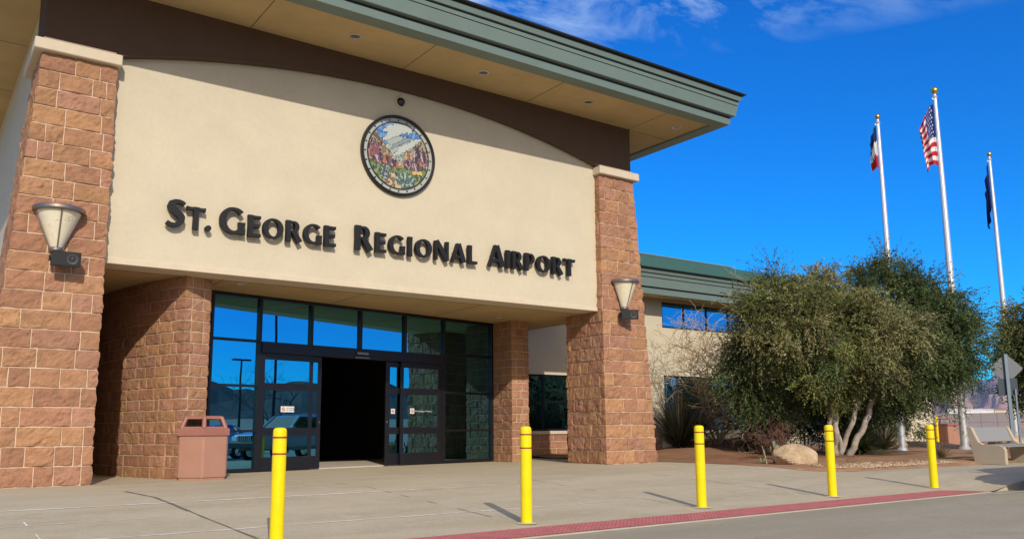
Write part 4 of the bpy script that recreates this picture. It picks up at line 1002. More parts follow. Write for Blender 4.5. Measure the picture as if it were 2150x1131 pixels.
def flag(name, x, y, ztop, hoist, shrink, spread, drop, colfn, label, folds=3.0, amp=.12, nu=88, nv=78):
    """a limp flag: the hoist edge runs down the pole, the fly edge hangs lower and is gathered in folds"""
    p0 = Vector((x, y, ztop))+LAT*.085
    def fn(u, v):
        k = u**.8
        lat = spread*(1-(1-k)**1.5)*(1-.25*v)+.03*math.sin(u*17+v*5)*k
        dep = amp*math.sin(u*folds*6.283+v*1.6+.6)*min(1, u*3)*(.55+.5*v)+.03*math.sin(u*31+v*7)*k
        z = -hoist*v*(1-shrink*k)-drop*(u**1.1)+.04*math.sin(u*9+v*3)*k
        return p0+LAT*lat+DEP*dep+Vector((0, 0, z))
    mb = MB(); mb.grid(fn, nu, nv, colfn)
    o = mb.build(name, M_FLAG, smooth=True, loc=tuple(p0)); tag(o, label, 'flag', None); return o
def us(u, v):
    if u < .40 and v < 7/13:
        i, j = u/.40*11, v/(7/13)*9; k, l = int(i), int(j)
        if (k+l) % 2 == 0 and 0 < k < 11 and .25 < i-k < .75 and .25 < j-l < .75: return (.75, .75, .75)
        return (.02, .035, .16)
    return (.50, .025, .04) if int(v*13) % 2 == 0 else (.74, .72, .70)
def utah(u, v):
    w = .04*math.sin(u*18)
    if .48 < u < .60 and .34 < v < .66: return (.70, .48, .06) if .50 < u < .58 and .40 < v < .60 else (.02, .03, .10)
    return (.018, .03, .10) if v < .33+w else ((.72, .70, .68) if v < .67+w else (.50, .03, .025))
def navy(u, v):
    d = math.hypot((u-.5)*1.5, v-.5)
    if .15 < d < .19: return (.55, .45, .18)
    if d < .13 and noise.noise(Vector((u*9, v*9, 1))) > .05: return (.40, .38, .34)
    return (.014, .024, .13)
flag('national_flag', 30.56, 15.34, 12.72, 2.4, .42, .60, 1.25, us, 'drooping red and white striped flag with starred blue canton on the tallest pole', folds=1.6, amp=.13)
flag('state_flag', 27.67, 15.99, 11.45, 1.6, .5, .26, .85, utah, 'small drooping navy, white and red flag on the left pole', folds=2.0, amp=.10)
flag('city_flag', 35.9, 16.0, 11.55, 1.9, .35, .22, 1.55, navy, 'narrow limp navy blue flag on the right pole', folds=2.2, amp=.10)

# ------------------------------------------------------------------ bench
def bench():
    x0, x1, y0, y1, z = 21.22, 23.2, 9.74, 10.50, walk_z(21, 10.0)+.01
    t = thing('park_bench', 'concrete bench with curved side panels and grey perforated metal seat at the kerb', 'bench', (22.2, 10.1, z))
    # side panel outline in (y, z), front is at small y
    out = [(0, 0), (.70, 0), (.74, .30), (.80, .60), (.84, .86), (.80, .885), (.74, .86), (.68, .70), (.60, .52), (.50, .455), (.12, .44), (.03, .40), (0, .33)]
    for x in (x0, x1-.12):
        mb = MB(); Mx = Matrix(((0, 0, 1, x), (1, 0, 0, y0), (0, 1, 0, z), (0, 0, 0, 1)))
        full = x in (x0, x1-.12)
        P = out if full else [(.1, 0), (.62, 0), (.62, .40), (.1, .40)]
        # curved front: bow the panel outward
        mb.prism(P, 0, .13, Mx); mb.build('side_panel' if full else 'support', M_CONC, t)
    mb = MB(); n = 10
    for i in range(n):
        a, b = i/n, (i+1)/n
    seat = [(y0+.06, z+.43), (y0+.30, z+.425), (y0+.52, z+.43), (y0+.56, z+.45)]
    for (ya, za), (yb_, zb_) in zip(seat[:-1], seat[1:]): mb.add([(x0+.131, ya, za), (x1-.121, ya, za), (x1-.121, yb_, zb_), (x0+.131, yb_, zb_), (x0+.131, ya, za-.03), (x1-.121, ya, za-.03), (x1-.121, yb_, zb_-.03), (x0+.131, yb_, zb_-.03)], [(0, 1, 2, 3), (7, 6, 5, 4), (0, 4, 5, 1), (2, 6, 7, 3)])
    mb.build('seat', M_MESH, t)
    bk = [(y0+.64, z+.52), (y0+.70, z+.66), (y0+.745, z+.80), (y0+.79, z+.865)]; mb = MB()
    for (ya, za), (yb_, zb_) in zip(bk[:-1], bk[1:]): mb.add([(x0+.131, ya, za), (x1-.121, ya, za), (x1-.121, yb_, zb_), (x0+.131, yb_, zb_), (x0+.131, ya+.03, za-.01), (x1-.121, ya+.03, za-.01), (x1-.121, yb_+.03, zb_-.01), (x0+.131, yb_+.03, zb_-.01)], [(0, 1, 2, 3), (7, 6, 5, 4), (0, 4, 5, 1), (2, 6, 7, 3)])
    mb.build('backrest', M_MESH, t)
bench()

# ------------------------------------------------------------------ road signs seen from behind
def road_sign(x, y, zc, half, label, rot, plate=True, post_w=.06, zb=0.):
    t = thing('road_sign', label, 'sign', (x, y, zb))
    Mx = Matrix.Translation((x, y, 0)) @ Matrix.Rotation(rot, 4, 'Z')
    mb = MB(); mb.bbox(-post_w, post_w, -.04, .03, zb-.1, zc+half*.95, .01, Mx); mb.build('post', M_POST, t)
    mb = MB(); r = .05; P = [(0, -half), (half, 0), (0, half), (-half, 0)]
    Q = []
    for i in range(4):
        p, a, b = Vector(P[i]), Vector(P[i-1]), Vector(P[(i+1) % 4]); Q += [tuple(p.lerp(a, .06)), tuple(p.lerp(b, .06))]
    mb.prism(Q, 0, .005, Mx @ Matrix.Translation((0, .036, zc)) @ Matrix.Rotation(R(90), 4, 'X')); mb.build('diamond_panel', M_SIGNBACK, t)
    if plate:
        mb = MB(); mb.bbox(-.25, .25, .031, .036, zc-half-.32, zc-half+.16, .002, Mx); mb.build('lower_panel', mat('dark_sign_back', (.05, .07, .085), .5, metal=.3), t)
        mb = MB(); mb.bbox(.15, .20, -.03, .03, zb-.1, zc-half-.15, .008, Mx); mb.build('second_post', M_POST, t)
road_sign(25.85, 11.6, 2.47, .44, 'back of a grey diamond road sign on a steel post behind the bench', R(-52), post_w=.05)
road_sign(34.5, -12.6, 3.0, .42, 'grey diamond road sign across the road, seen mirrored in the door glass', R(-52), plate=False, zb=-.3)

# ------------------------------------------------------------------ plants
def np_mesh(name, V, F, cols, m, loc):
    """quads from arrays: V (n,4,3), cols (n,3)"""
    n = len(V); me = bpy.data.meshes.new(name); vv = (V-np.array(loc)).reshape(-1, 3)
    me.vertices.add(4*n); me.loops.add(4*n); me.polygons.add(n)
    me.vertices.foreach_set('co', vv.ravel()); me.loops.foreach_set('vertex_index', np.arange(4*n)); me.polygons.foreach_set('loop_start', np.arange(n)*4)
    me.materials.append(m); me.update(calc_edges=True)
    a = me.attributes.new('col', 'FLOAT_VECTOR', 'FACE'); a.data.foreach_set('vector', np.clip(cols, .004, 1).ravel())
    o = bpy.data.objects.new(name, me); C.objects.link(o); return o
def leaf_cloud(blobs, seed, twigs_per, leaf=(.06, .017), droop=.6, cols=((.085, .085, .026), (.13, .115, .04), (.05, .065, .02)), twig_len=(.3, .7), nleaf=16):
    rng = np.random.default_rng(seed); VV = []; CC = []
    cols = np.array(cols)
    for (c, rad, dens, ci) in blobs:
        c = np.array(c); rad = np.array(rad); nt = int(twigs_per*dens)
        d = rng.normal(size=(nt, 3)); d /= np.linalg.norm(d, axis=1)[:, None]
        rr = rng.uniform(.35, 1.0, nt)**.6
        # uneven outline: sub clumps push in and out
        k = rng.normal(size=(9, 3)); k /= np.linalg.norm(k, axis=1)[:, None]; amp = rng.uniform(-.35, .30, 9)
        rr = rr*(1+np.sum(np.clip(d@k.T-.62, 0, 1)*2.2*amp, axis=1))
        # twigs gather in separate sprays with gaps between them
        ns = max(7, int(15*dens)); sd = rng.normal(size=(ns, 3)); sd[:, 2] += .15; sd /= np.linalg.norm(sd, axis=1)[:, None]
        sr = rng.uniform(.55, 1.12, ns); sk = rng.uniform(.62, 1.45, ns); which = rng.integers(0, ns, nt)
        sc_ = c+sd*sr[:, None]*rad
        st = np.where(rng.uniform(size=nt)[:, None] < .86, sc_[which]+rng.normal(size=(nt, 3))*rad*np.array((.17, .17, .13)), c+d*rr[:, None]*rad*.8)
        d = (st-c)/rad; d /= np.linalg.norm(d, axis=1)[:, None]+1e-6
        dirn = d*.9+rng.normal(size=(nt, 3))*.55; dirn[:, 2] -= droop*rng.uniform(0, 1.4, nt); dirn /= np.linalg.norm(dirn, axis=1)[:, None]
        ln = rng.uniform(*twig_len, nt); tc = cols[ci]*(sk[which]*rng.uniform(.8, 1.2, nt))[:, None]*(1+rng.normal(size=(nt, 3))*.06)
        for j in range(nleaf):
            t = (j+rng.uniform(0, 1, nt))/nleaf
            p = st+dirn*(ln*t)[:, None]; p[:, 2] -= .35*droop*(t**2)*ln
            p += rng.normal(size=(nt, 3))*.022
            a = dirn+rng.normal(size=(nt, 3))*.5; a /= np.linalg.norm(a, axis=1)[:, None]
            b = np.cross(a, rng.normal(size=(nt, 3))); b /= np.linalg.norm(b, axis=1)[:, None]
            L_ = (leaf[0]*rng.uniform(.7, 1.4, nt))[:, None]; W_ = (leaf[1]*rng.uniform(.7, 1.4, nt))[:, None]
            VV.append(np.stack([p-a*L_*.5, p+b*W_, p+a*L_*.5, p-b*W_], axis=1)); CC.append(tc*rng.uniform(.8, 1.2, nt)[:, None])
    return np.concatenate(VV), np.concatenate(CC)
def limb(mb, p0, p1, r0, r1, wob, n, rg, seg=8):
    p0, p1 = Vector(p0), Vector(p1); pts = []; a = rg.uniform(0, 9)
    for i in range(n+1):
        t = i/n; s_ = math.sin(t*math.pi)
        pts.append(p0.lerp(p1, t)+Vector((noise.noise(Vector((t*2.5, a, 0))), noise.noise(Vector((t*2.5, a, 5))), .5*noise.noise(Vector((t*2.5, a, 9)))))*wob*s_*2)
    mb.tube(pts, [r0+(r1-r0)*(i/n)**.8 for i in range(n+1)], seg); return pts
def big_tree():
    base = Vector((20.95, 13.85, .0)); t = thing('desert_tree', 'broad olive green multi trunked tree with pale bark beside the boulder', 'tree', tuple(base)); rg = random.Random(11)
    D = 24.5
    P = lambda u, v, d=D: tuple(at(u, v, d))
    for a, b, c, r0, r1 in (((1756, 958), (1752, 880), (1735, 770), .10, .06), ((1762, 958), (1800, 850), (1790, 700), .085, .05), ((1778, 962), (1825, 870), (1850, 770), .105, .06), ((1752, 955), (1742, 850), (1700, 760), .08, .05), ((1766, 958), (1755, 860), (1700, 720), .07, .03)):
        mb = MB(); q = limb(mb, P(*a, 24.6), P(*b, 24.5), r0, (r0+r1)/2, .09, 8, rg); limb(mb, q[-1], P(*c, 24.7), (r0+r1)/2, r1, .10, 7, rg)
        top = Vector(P(*c, 24.7))
        for k in range(5):
            e = top+Vector((rg.uniform(-1.3, 1.3), rg.uniform(-1.2, 1.2), rg.uniform(.3, 1.6))); limb(mb, top, e, r1, .012, .2, 7, rg, 6)
        mb.build('trunk', M_BARK, t, smooth=True)
    mb = MB(); limb(mb, P(1735, 790, 24.2), P(1690, 765, 23.4), .05, .04, .05, 6, rg); limb(mb, P(1690, 765, 23.4), P(1655, 705, 23.0), .04, .018, .06, 6, rg); limb(mb, P(1695, 768, 23.4), P(1690, 730, 23.2), .025, .01, .03, 5, rg, 6); mb.build('bare_limb', M_BARK, t, smooth=True)
    B = []
    def bl(u, v, d, r, ci, dens=1., sq=(1, 1, .85)): B.append((P(u, v, d), (r*sq[0], r*sq[1], r*sq[2]), dens, ci))
    # crown outline taken from the tree's real width (about 7.6 m) and height (about 5.4 m)
    for u, v, d, r, ci in ((1620, 665, 24, .90, 0), (1700, 655, 24, .95, 0), (1590, 715, 24.3, .75, 1), (1780, 660, 24.2, .98, 1), (1840, 610, 25.6, .85, 2), (1900, 640, 25.4, .95, 2),
                       (1960, 680, 25.2, .95, 2), (1998, 715, 25.4, .75, 2), (1850, 690, 24.0, 1.0, 1), (1760, 700, 23.4, .95, 0), (1680, 690, 23.3, .80, 1), (1640, 740, 23.8, .60, 0),
                       (1725, 775, 23.4, .48, 0), (1745, 745, 23.2, .6, 2), (1840, 755, 23.6, .7, 1), (1900, 740, 24.2, .90, 2), (1960, 750, 25, .75, 2), (1560, 770, 24.5, .62, 2), (1590, 800, 24.4, .55, 2),
                       (1795, 790, 24.6, .55, 2), (1625, 610, 24.6, .45, 0), (1715, 605, 24.8, .5, 1), (1790, 620, 25, .5, 2), (1905, 590, 25.8, .55, 2), (2015, 685, 25.6, .5, 2),
                       (2010, 760, 25.4, .5, 2), (2000, 760, 25.2, .6, 2), (1930, 790, 25, .5, 2), (1890, 680, 24.8, .8, 2), (1985, 640, 25.4, .6, 2), (1975, 800, 25.2, .36, 2), (1870, 800, 24.6, .5, 2), (1650, 840, 25.4, .6, 2), (1700, 850, 25.6, .6, 2), (1575, 740, 24.6, .45, 2), (1575, 690, 24.4, .42, 1), (1590, 845, 24.3, .45, 2), (1630, 870, 24.6, .42, 2), (1560, 815, 24.4, .42, 2), (1800, 845, 25.6, .55, 2), (1850, 830, 25.4, .6, 2), (1720, 850, 26, .55, 2), (1700, 810, 24.6, .5, 2), (1760, 800, 24.2, .42, 0)):
        bl(u, v, d, r, ci, (r/.8)**2)
    V, Cc = leaf_cloud(B, 3, 520, leaf=(.075, .014), droop=.55, cols=((.185, .20, .062), (.235, .225, .095), (.10, .135, .045)), nleaf=22, twig_len=(.3, .75))
    o = np_mesh('crown', V, None, Cc, M_LEAF, base); o.parent = t
    # wispy long shoots above the crown and hanging below
    B2 = [(P(u, v, d), (.28, .28, .32), .5, ci) for u, v, d, ci in ((1625, 575, 24.5, 2), (1850, 556, 25.6, 2), (1880, 565, 25.8, 2), (1950, 600, 25.6, 2), (2045, 705, 25.6, 2), (2030, 780, 25.5, 2), (1600, 850, 24.4, 2), (1555, 830, 24.6, 2), (1990, 830, 25.2, 2), (1540, 790, 24.5, 2), (1930, 835, 25.2, 2), (2040, 670, 25.6, 2), (2000, 640, 25.4, 2))]
    V, Cc = leaf_cloud(B2, 9, 110, leaf=(.06, .015), droop=.3, cols=((.165, .17, .05), (.20, .185, .07), (.09, .115, .04)), nleaf=22, twig_len=(.5, 1.1))
    o = np_mesh('outer_shoots', V, None, Cc, M_LEAF, base); o.parent = t
big_tree()
def edge_tree():
    base = Vector((31.5, 12.6, -.05)); t = thing('edge_tree', 'similar olive tree at the right edge behind the diamond sign', 'tree', tuple(base)); rg = random.Random(4)
    P = lambda u, v, d: tuple(at(u, v, d))
    for a, c in (((2190, 930), (2175, 780)), ((2196, 930), (2230, 760))):
        mb = MB(); limb(mb, P(*a, 28.6), P(*c, 28.6), .09, .04, .12, 8, rg); mb.build('trunk', M_BARK, t, smooth=True)
    B = [(P(u, v, d), (r, r, r*.9), (r/.8)**2, ci) for u, v, d, r, ci in ((2175, 745, 28.5, .95, 2), (2150, 735, 28.6, .55, 2), (2200, 700, 28.8, 1.2, 0), (2260, 740, 28.6, 1.3, 1), (2172, 800, 28.4, .7, 2), (2200, 810, 28.4, 1.0, 2), (2135, 705, 28.8, .42, 2), (2270, 820, 28.4, 1.0, 2), (2170, 690, 28.6, .5, 1))]
    V, Cc = leaf_cloud(B, 13, 480, leaf=(.075, .020), droop=.5, cols=((.165, .155, .042), (.20, .18, .065), (.09, .11, .035)), nleaf=18)
    o = np_mesh('crown', V, None, Cc, M_LEAF, base); o.parent = t
edge_tree()
def blade_plant(name, label, x, y, z, n, L, w, seed, cols, up_=.35, droop=.5, cat='plant'):
    rng = random.Random(seed); VV = []; CC = []
    for k in range(n):
        a = rng.uniform(0, 6.283); el = math.acos(rng.uniform(0, 1)**(1/(1+up_)) if up_ >= 0 else rng.uniform(0, 1)); el = min(el, 1.5)
        d = Vector((math.cos(a)*math.sin(el), math.sin(a)*math.sin(el), math.cos(el))); side = Vector((-math.sin(a), math.cos(a), 0)); ln = L*rng.uniform(.6, 1.1); col = np.array(rng.choice(cols))*rng.uniform(.7, 1.3)
        p = Vector((x, y, z))+d*.05; m = 5; prev = None; ww = w*rng.uniform(.7, 1.2)
        for i in range(m+1):
            t_ = i/m; q = p+d*(ln*t_)-Vector((0, 0, droop*ln*.35*t_*t_)); wd = ww*(1-t_**2)*(1 if i else .8)+.001
            cur = (q-side*wd, q+side*wd)
            if prev: VV.append([prev[0], prev[1], cur[1], cur[0]]); CC.append(col)
            prev = cur
    o = np_mesh(name, np.array(VV, float), None, np.array(CC), M_BLADE, (x, y, z)); o.location = (x, y, z); return tag(o, label, cat)
DK = ((.055, .06, .032), (.085, .085, .05), (.13, .115, .075), (.035, .042, .024)); GR = ((.05, .085, .025), (.09, .12, .035), (.14, .15, .05), (.03, .05, .018)); BG = ((.16, .19, .13), (.10, .13, .08), (.24, .25, .17))
bz = bed_z
def sotol(name, label, x, y, n, L, w, seed, cols, up_=.35, droop=.5): return blade_plant(name, label, x, y, bz(x, y)+.02, n, L, w, seed, cols, up_, droop)
sotol('spiky_plant', 'tall dark clump of spiky leaves right beside the right stone pier', 20.0, 18.9, 950, 2.3, .011, 21, DK, .75, .45)
sotol('spiky_plant', 'dark spiky clump under the bare shrub, in front of the lower wing window', 21.7, 19.7, 480, 1.7, .011, 22, DK, .6, .5)
sotol('grass_plant', 'bright green fountain of narrow leaves at the foot of the tree trunks', 23.6, 15.0, 800, 1.7, .014, 23, GR, .5, .9)
sotol('grass_plant', 'dark green grassy clump behind the boulder, left of the tree trunks', 20.6, 16.3, 560, 1.5, .014, 24, ((.03, .055, .02), (.05, .075, .03), (.022, .04, .016)), .6, .8)
sotol('yucca', 'pale grey green yucca behind the left flagpole', 31.2, 19.0, 340, 1.6, .03, 25, BG, .25, .3)
sotol('yucca', 'grey yucca with spreading leaves between the left and tall flagpoles', 28.9, 17.4, 260, 1.5, .026, 26, ((.20, .19, .13), (.27, .25, .17), (.12, .12, .07)), .05, .5)
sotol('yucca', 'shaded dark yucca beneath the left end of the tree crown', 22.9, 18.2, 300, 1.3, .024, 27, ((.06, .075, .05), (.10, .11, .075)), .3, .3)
sotol('dry_tuft', 'small dry grass tuft beside the bench in the red dirt', 21.2, 11.25, 130, .46, .006, 28, ((.16, .13, .06), (.10, .095, .045), (.24, .19, .10)), .8, .2)
# shrubs mass behind the tree trunks and pole
def shrub(name, label, blobs, seed, cols, base, n=420):
    V, Cc = leaf_cloud(blobs, seed, n, leaf=(.06, .018), droop=.2, cols=cols, nleaf=12, twig_len=(.2, .45)); o = np_mesh(name, V, None, Cc, M_LEAF, base); o.location = base; return tag(o, label, 'shrub')
shrub('evergreen_shrub', 'dense dark evergreen shrub between the tree trunks and the wing wall', [(tuple(at(u, v, d)), (r, r, r*.9), (r/.7)**2, 0) for u, v, d, r in ((1690, 880, 27, .95), (1760, 850, 27, 1.0), (1640, 870, 27.5, .75), (1820, 850, 27.4, .95), (1850, 800, 27.4, .8), (1700, 800, 27.2, .9), (1780, 770, 27.2, .9), (1620, 800, 27.2, .8))], 31, ((.04, .06, .022),), (24.5, 17.5, 0))
shrub('evergreen_shrub', 'grey green shrub behind the lower shaft of the left flagpole', [(tuple(at(u, v, d)), (r, r, r*1.1), (r/.7)**2, 0) for u, v, d, r in ((1890, 870, 31.5, .9), (1915, 830, 32, .8), (1870, 820, 32, .9), (1900, 790, 32, .8), (1860, 870, 31.8, .9))], 32, ((.11, .14, .06),), (30.5, 18.4, 0))
def twiggy(name, label, x, y, H, spread, seed, m, depth=5, r0=.035, nb=4, stems=5, cat='shrub', curl=.5, rmin=.003):
    rg = random.Random(seed); mb = MB(); z = bz(x, y)-.03
    def grow(p, d, ln, r, lv):
        pts = [p]; q = p; dd = d.copy()
        for i in range(4):
            dd = (dd+Vector((rg.gauss(0, curl*.4), rg.gauss(0, curl*.4), rg.gauss(.03, curl*.22)))).normalized(); q = q+dd*ln/4; pts.append(q)
        mb.tube(pts, [r, r*.9, r*.82, r*.74, r*.66], 5 if lv > 1 else 4, False)
        if lv <= 0: return
        for k in range(rg.choice((2, 2, 3)) if lv > 1 else 2):
            a = pts[rg.choice((2, 3, 4, 4))]; nd = (dd+Vector((rg.gauss(0, .75), rg.gauss(0, .75), rg.gauss(.0, .45)))).normalized(); grow(a, nd, ln*rg.uniform(.62, .9), max(r*.66, rmin), lv-1)
    for k in range(stems):
        a = rg.uniform(0, 6.283); d = Vector((math.cos(a)*spread, math.sin(a)*spread, 1)).normalized()
        grow(Vector((x+.06*math.cos(a), y+.06*math.sin(a), z)), d, H*rg.uniform(.28, .4), r0*rg.uniform(.7, 1.1), depth)
    return tag(mb.build(name, m, loc=(x, y, z)), label, cat)
twiggy('bare_shrub', 'tall leafless tan shrub with curling twigs in front of the wing wall', 21.3, 18.4, 4.9, .55, 5, M_TWIG, 6, .042, 4, 10, curl=.9, rmin=.0075)
twiggy('dry_bush', 'small reddish leafless bush in front of the dirt mound', 18.4, 14.2, 1.15, .5, 6, M_RTWIG, 5, .011, 4, 9, 'bush', .5)
twiggy('dry_bush', 'tiny dry twig on the dirt between the boulder and the last bollard', 17.9, 11.6, .32, .9, 8, M_RTWIG, 3, .006, 3, 4, 'bush', .5)
twiggy('leafless_tree', 'bare dark tree across the road, mirrored in the left glass pane', 36, -15.5, 7.0, .35, 15, mat('dark_bark', (.06, .05, .04), .9), 6, .07, 4, 3, 'tree', .45)
# prickly pear
def cactus():
    x, y = 16.75, 12.85; z = bz(x, y); rg = random.Random(9); t = thing('prickly_pear', 'small prickly pear cactus with a dry stalk left of the boulder', 'cactus', (x, y, z))
    Mc = mat('cactus_pad', (.19, .20, .10), .7, noise_amt=.15, noise_scale=14)
    spots = [(0, 0, .02, .2, 0), (.16, .05, .05, 1.0, .3), (-.2, .1, .03, -.9, -.4), (.05, -.12, .16, .2, .5), (.26, 0, .15, .5, 0), (-.26, .06, .16, -.4, .3), (-.1, .02, .24, -.1, .8), (.14, .05, .26, .3, -.5), (.38, .05, .04, 1.2, 0), (-.05, -.05, .36, .1, .2), (.42, -.04, .12, .6, .5), (.52, .1, .04, .9, -.3)]
    for dx, dy, dz, lean, rz in spots:
        mb = MB(); Mx = Matrix.Translation((x+dx, y+dy, z+dz)) @ Matrix.Rotation(rz, 4, 'Z') @ Matrix.Rotation(lean, 4, 'Y'); n = 12; L = .17; prof = []
        for i in range(9):
            a = math.pi*i/8; prof.append((max(.002, .075*math.sin(a)**.8*(1+.15*math.cos(a+2.5))), L*.5*(1-math.cos(a))))
        mb.lathe(prof, n); mb.v = [tuple(Mx @ Vector((px, py*.28, pz))) for px, py, pz in mb.v]; mb.build('pad', Mc, t, smooth=True)
    mb = MB(); mb.tube([(x-.28, y, z), (x-.33, y, z+.2), (x-.42, y, z+.42)], [.015, .012, .006], 5); mb.build('dry_stalk', M_TWIG, t)
cactus()
# boulders
def boulder(name, label, x, y, sx, sy, sz, seed, rot=0, m=M_ROCK, sink=.12):
    z = bz(x, y); mb = MB(); nu, nv = 40, 20
    peak = .35
    def fn(u, v):
        a = 2*math.pi*u; b = math.pi*(v-.5)
        d = Vector((math.cos(a)*math.cos(b), math.sin(a)*math.cos(b), math.sin(b)))
        # faceted: cut by random planes
        r = 1.0
        rg = random.Random(seed)
        for k in range(16):
            nn = Vector((rg.gauss(0, 1), rg.gauss(0, 1), rg.gauss(.2, .8))).normalized(); h = rg.uniform(.70, .95); c = d.dot(nn)
            if c > 1e-3: r = min(r, h/c)
        r *= 1+.05*fbm(d+Vector((seed, 0, 0)), 2.2)
        p = Vector((d.x*sx*r, d.y*sy*r, d.z*sz*r)); p.x += .25*sx*(p.z/sz-.2)*-.8
        c_, s_ = math.cos(rot), math.sin(rot)
        return (x+p.x*c_-p.y*s_, y+p.x*s_+p.y*c_, z+sz*(1-sink*2)*.55+p.z)
    mb.grid(fn, nu, nv)
    return tag(mb.build(name, m, loc=(x, y, z)), label, 'boulder')
boulder('boulder', 'large tan sunlit boulder at the edge of the bed left of a bollard', 16.85, 12.35, .54, .46, .34, 3, R(-40))
boulder('boulder', 'low dark rock in shade behind the small reddish bush', 22.0, 17.5, .7, .5, .35, 5, R(20))
boulder('boulder', 'half buried rock beside the yucca near the flagpoles', 29.8, 17.6, .6, .5, .3, 8, R(10))
boulder('boulder', 'brown rock behind the right end of the bench', 27.6, 12.6, .9, .6, .5, 12, R(0), M_ROCK)

# ------------------------------------------------------------------ far ground: fence, sheds, mountains
def fence():
    c = Vector((101, 48.6, 0)); d = Vector((.55, -.83, 0)).normalized(); t = thing('chain_link_fence', 'long grey chain link fence across the desert beyond the bench', 'fence', (c.x, c.y, 0))
    for k in range(-9, 8):
        p = c+d*(1.72*2*k*.47+0); p = c+d*(1.62*k); z = ground_z(p.x, p.y)
        mb = MB(); mb.tube([(p.x, p.y, z-.1), (p.x, p.y, z+2.35)], .035, 6); mb.build('post', M_POST, t)
    for h_ in (.15, 1.3, 2.3):
        a, b = c-d*16, c+d*14; mb = MB(); mb.tube([(a.x, a.y, -.04+h_), (b.x, b.y, -.04+h_)], .022, 5); mb.build('rail', M_POST, t)
    m = bpy.data.materials.new('chain_link'); m.use_nodes = True; nt = m.node_tree; tr = nt.nodes.new('ShaderNodeBsdfTransparent'); mx = nt.nodes.new('ShaderNodeMixShader'); mx.inputs[0].default_value = .16
    nt.nodes['Principled BSDF'].inputs['Base Color'].default_value = (.25, .26, .27, 1)
    nt.links.new(tr.outputs[0], mx.inputs[1]); nt.links.new(nt.nodes['Principled BSDF'].outputs[0], mx.inputs[2]); nt.links.new(mx.outputs[0], nt.nodes['Material Output'].inputs[0])
    a, b = c-d*16, c+d*14; mb = MB(); mb.quad((a.x, a.y, -.1), (b.x, b.y, -.1), (b.x, b.y, 2.25), (a.x, a.y, 2.25)); mb.build('wire_mesh', m, t)
fence()
def shed(u, w, h, dpt, label, mwall, roof=None):
    p = at(u, 868, 1300); z = ground_z(p.x, p.y); t = thing('far_building', label, 'building', (p.x, p.y, z)); Mx = Matrix.Translation((p.x, p.y, z)) @ Matrix.Rotation(R(-60), 4, 'Z')
    mb = MB(); mb.box(-w/2, w/2, -8, 8, -2, h, Mx); mb.build('walls', mwall, t)
    mb = MB(); mb.add([Mx @ Vector(q) for q in ((-w/2-.5, -8.6, h), (w/2+.5, -8.6, h), (w/2+.5, 0, h+1.6), (-w/2-.5, 0, h+1.6), (w/2+.5, 8.6, h), (-w/2-.5, 8.6, h))], [(0, 1, 2, 3), (3, 2, 4, 5), (0, 3, 5), (1, 4, 2)]); mb.build('roof', roof or M_WHITE, t)
shed(2040, 30, 5, 9, 'white hangar far across the desert, left of the bench back', M_WHITE)
shed(2072, 18, 4, 9, 'smaller white shed far across the desert, right of the hangar', M_WHITE)
shed(2100, 16, 4, 9, 'far pale house with a red roof behind the sign post', M_CAP, M_BIN)
shed(2135, 18, 4, 9, 'far pale house with a red roof at the right edge', M_CAP, M_BIN)
shed(2008, 24, 5, 9, 'far white building half hidden by the hanging leaves', M_WHITE)
def ridge(name, dist, a0, a1, zfun, depth, m, n=260, nd=14, seed=0):
    """ridge of hills on an arc of bearings (degrees from +Y towards +X)"""
    mb = MB(); nv = nd
    def fn(u, v):
        a = R(a0+(a1-a0)*u); s_ = 1-abs(2*v-1)**1.2
        r = dist+depth*(v-.5)*2+depth*.18*noise.noise(Vector((u*14, v*3, seed)))
        h = zfun(u)*s_*(1+.35*fbm(Vector((u*26, v*2.3, seed+3)), 1.0)*(.4+s_))
        return (r*math.sin(a), r*math.cos(a), -20+h+(20 if s_ > 0 else 0))
    mb.grid(fn, n, nv); return struct(mb.build(name, m, smooth=False))
ridge('pink_mountains', 6200, 52, 82, lambda u: 195+70*noise.noise(Vector((u*7, 3, 0)))+60*noise.noise(Vector((u*19, 1, 0))), 1500, M_PINK, seed=4)
ridge('blue_mountains', 15000, 45, 90, lambda u: 740+200*noise.noise(Vector((u*4, 8, 0)))+120*noise.noise(Vector((u*13, 2, 0))), 2500, M_FARM, seed=8)
ridge('dark_hills', 2100, 95, 235, lambda u: 108+9*noise.noise(Vector((u*5, 5, 0))), 500, M_HILL, n=160, nd=10, seed=2)

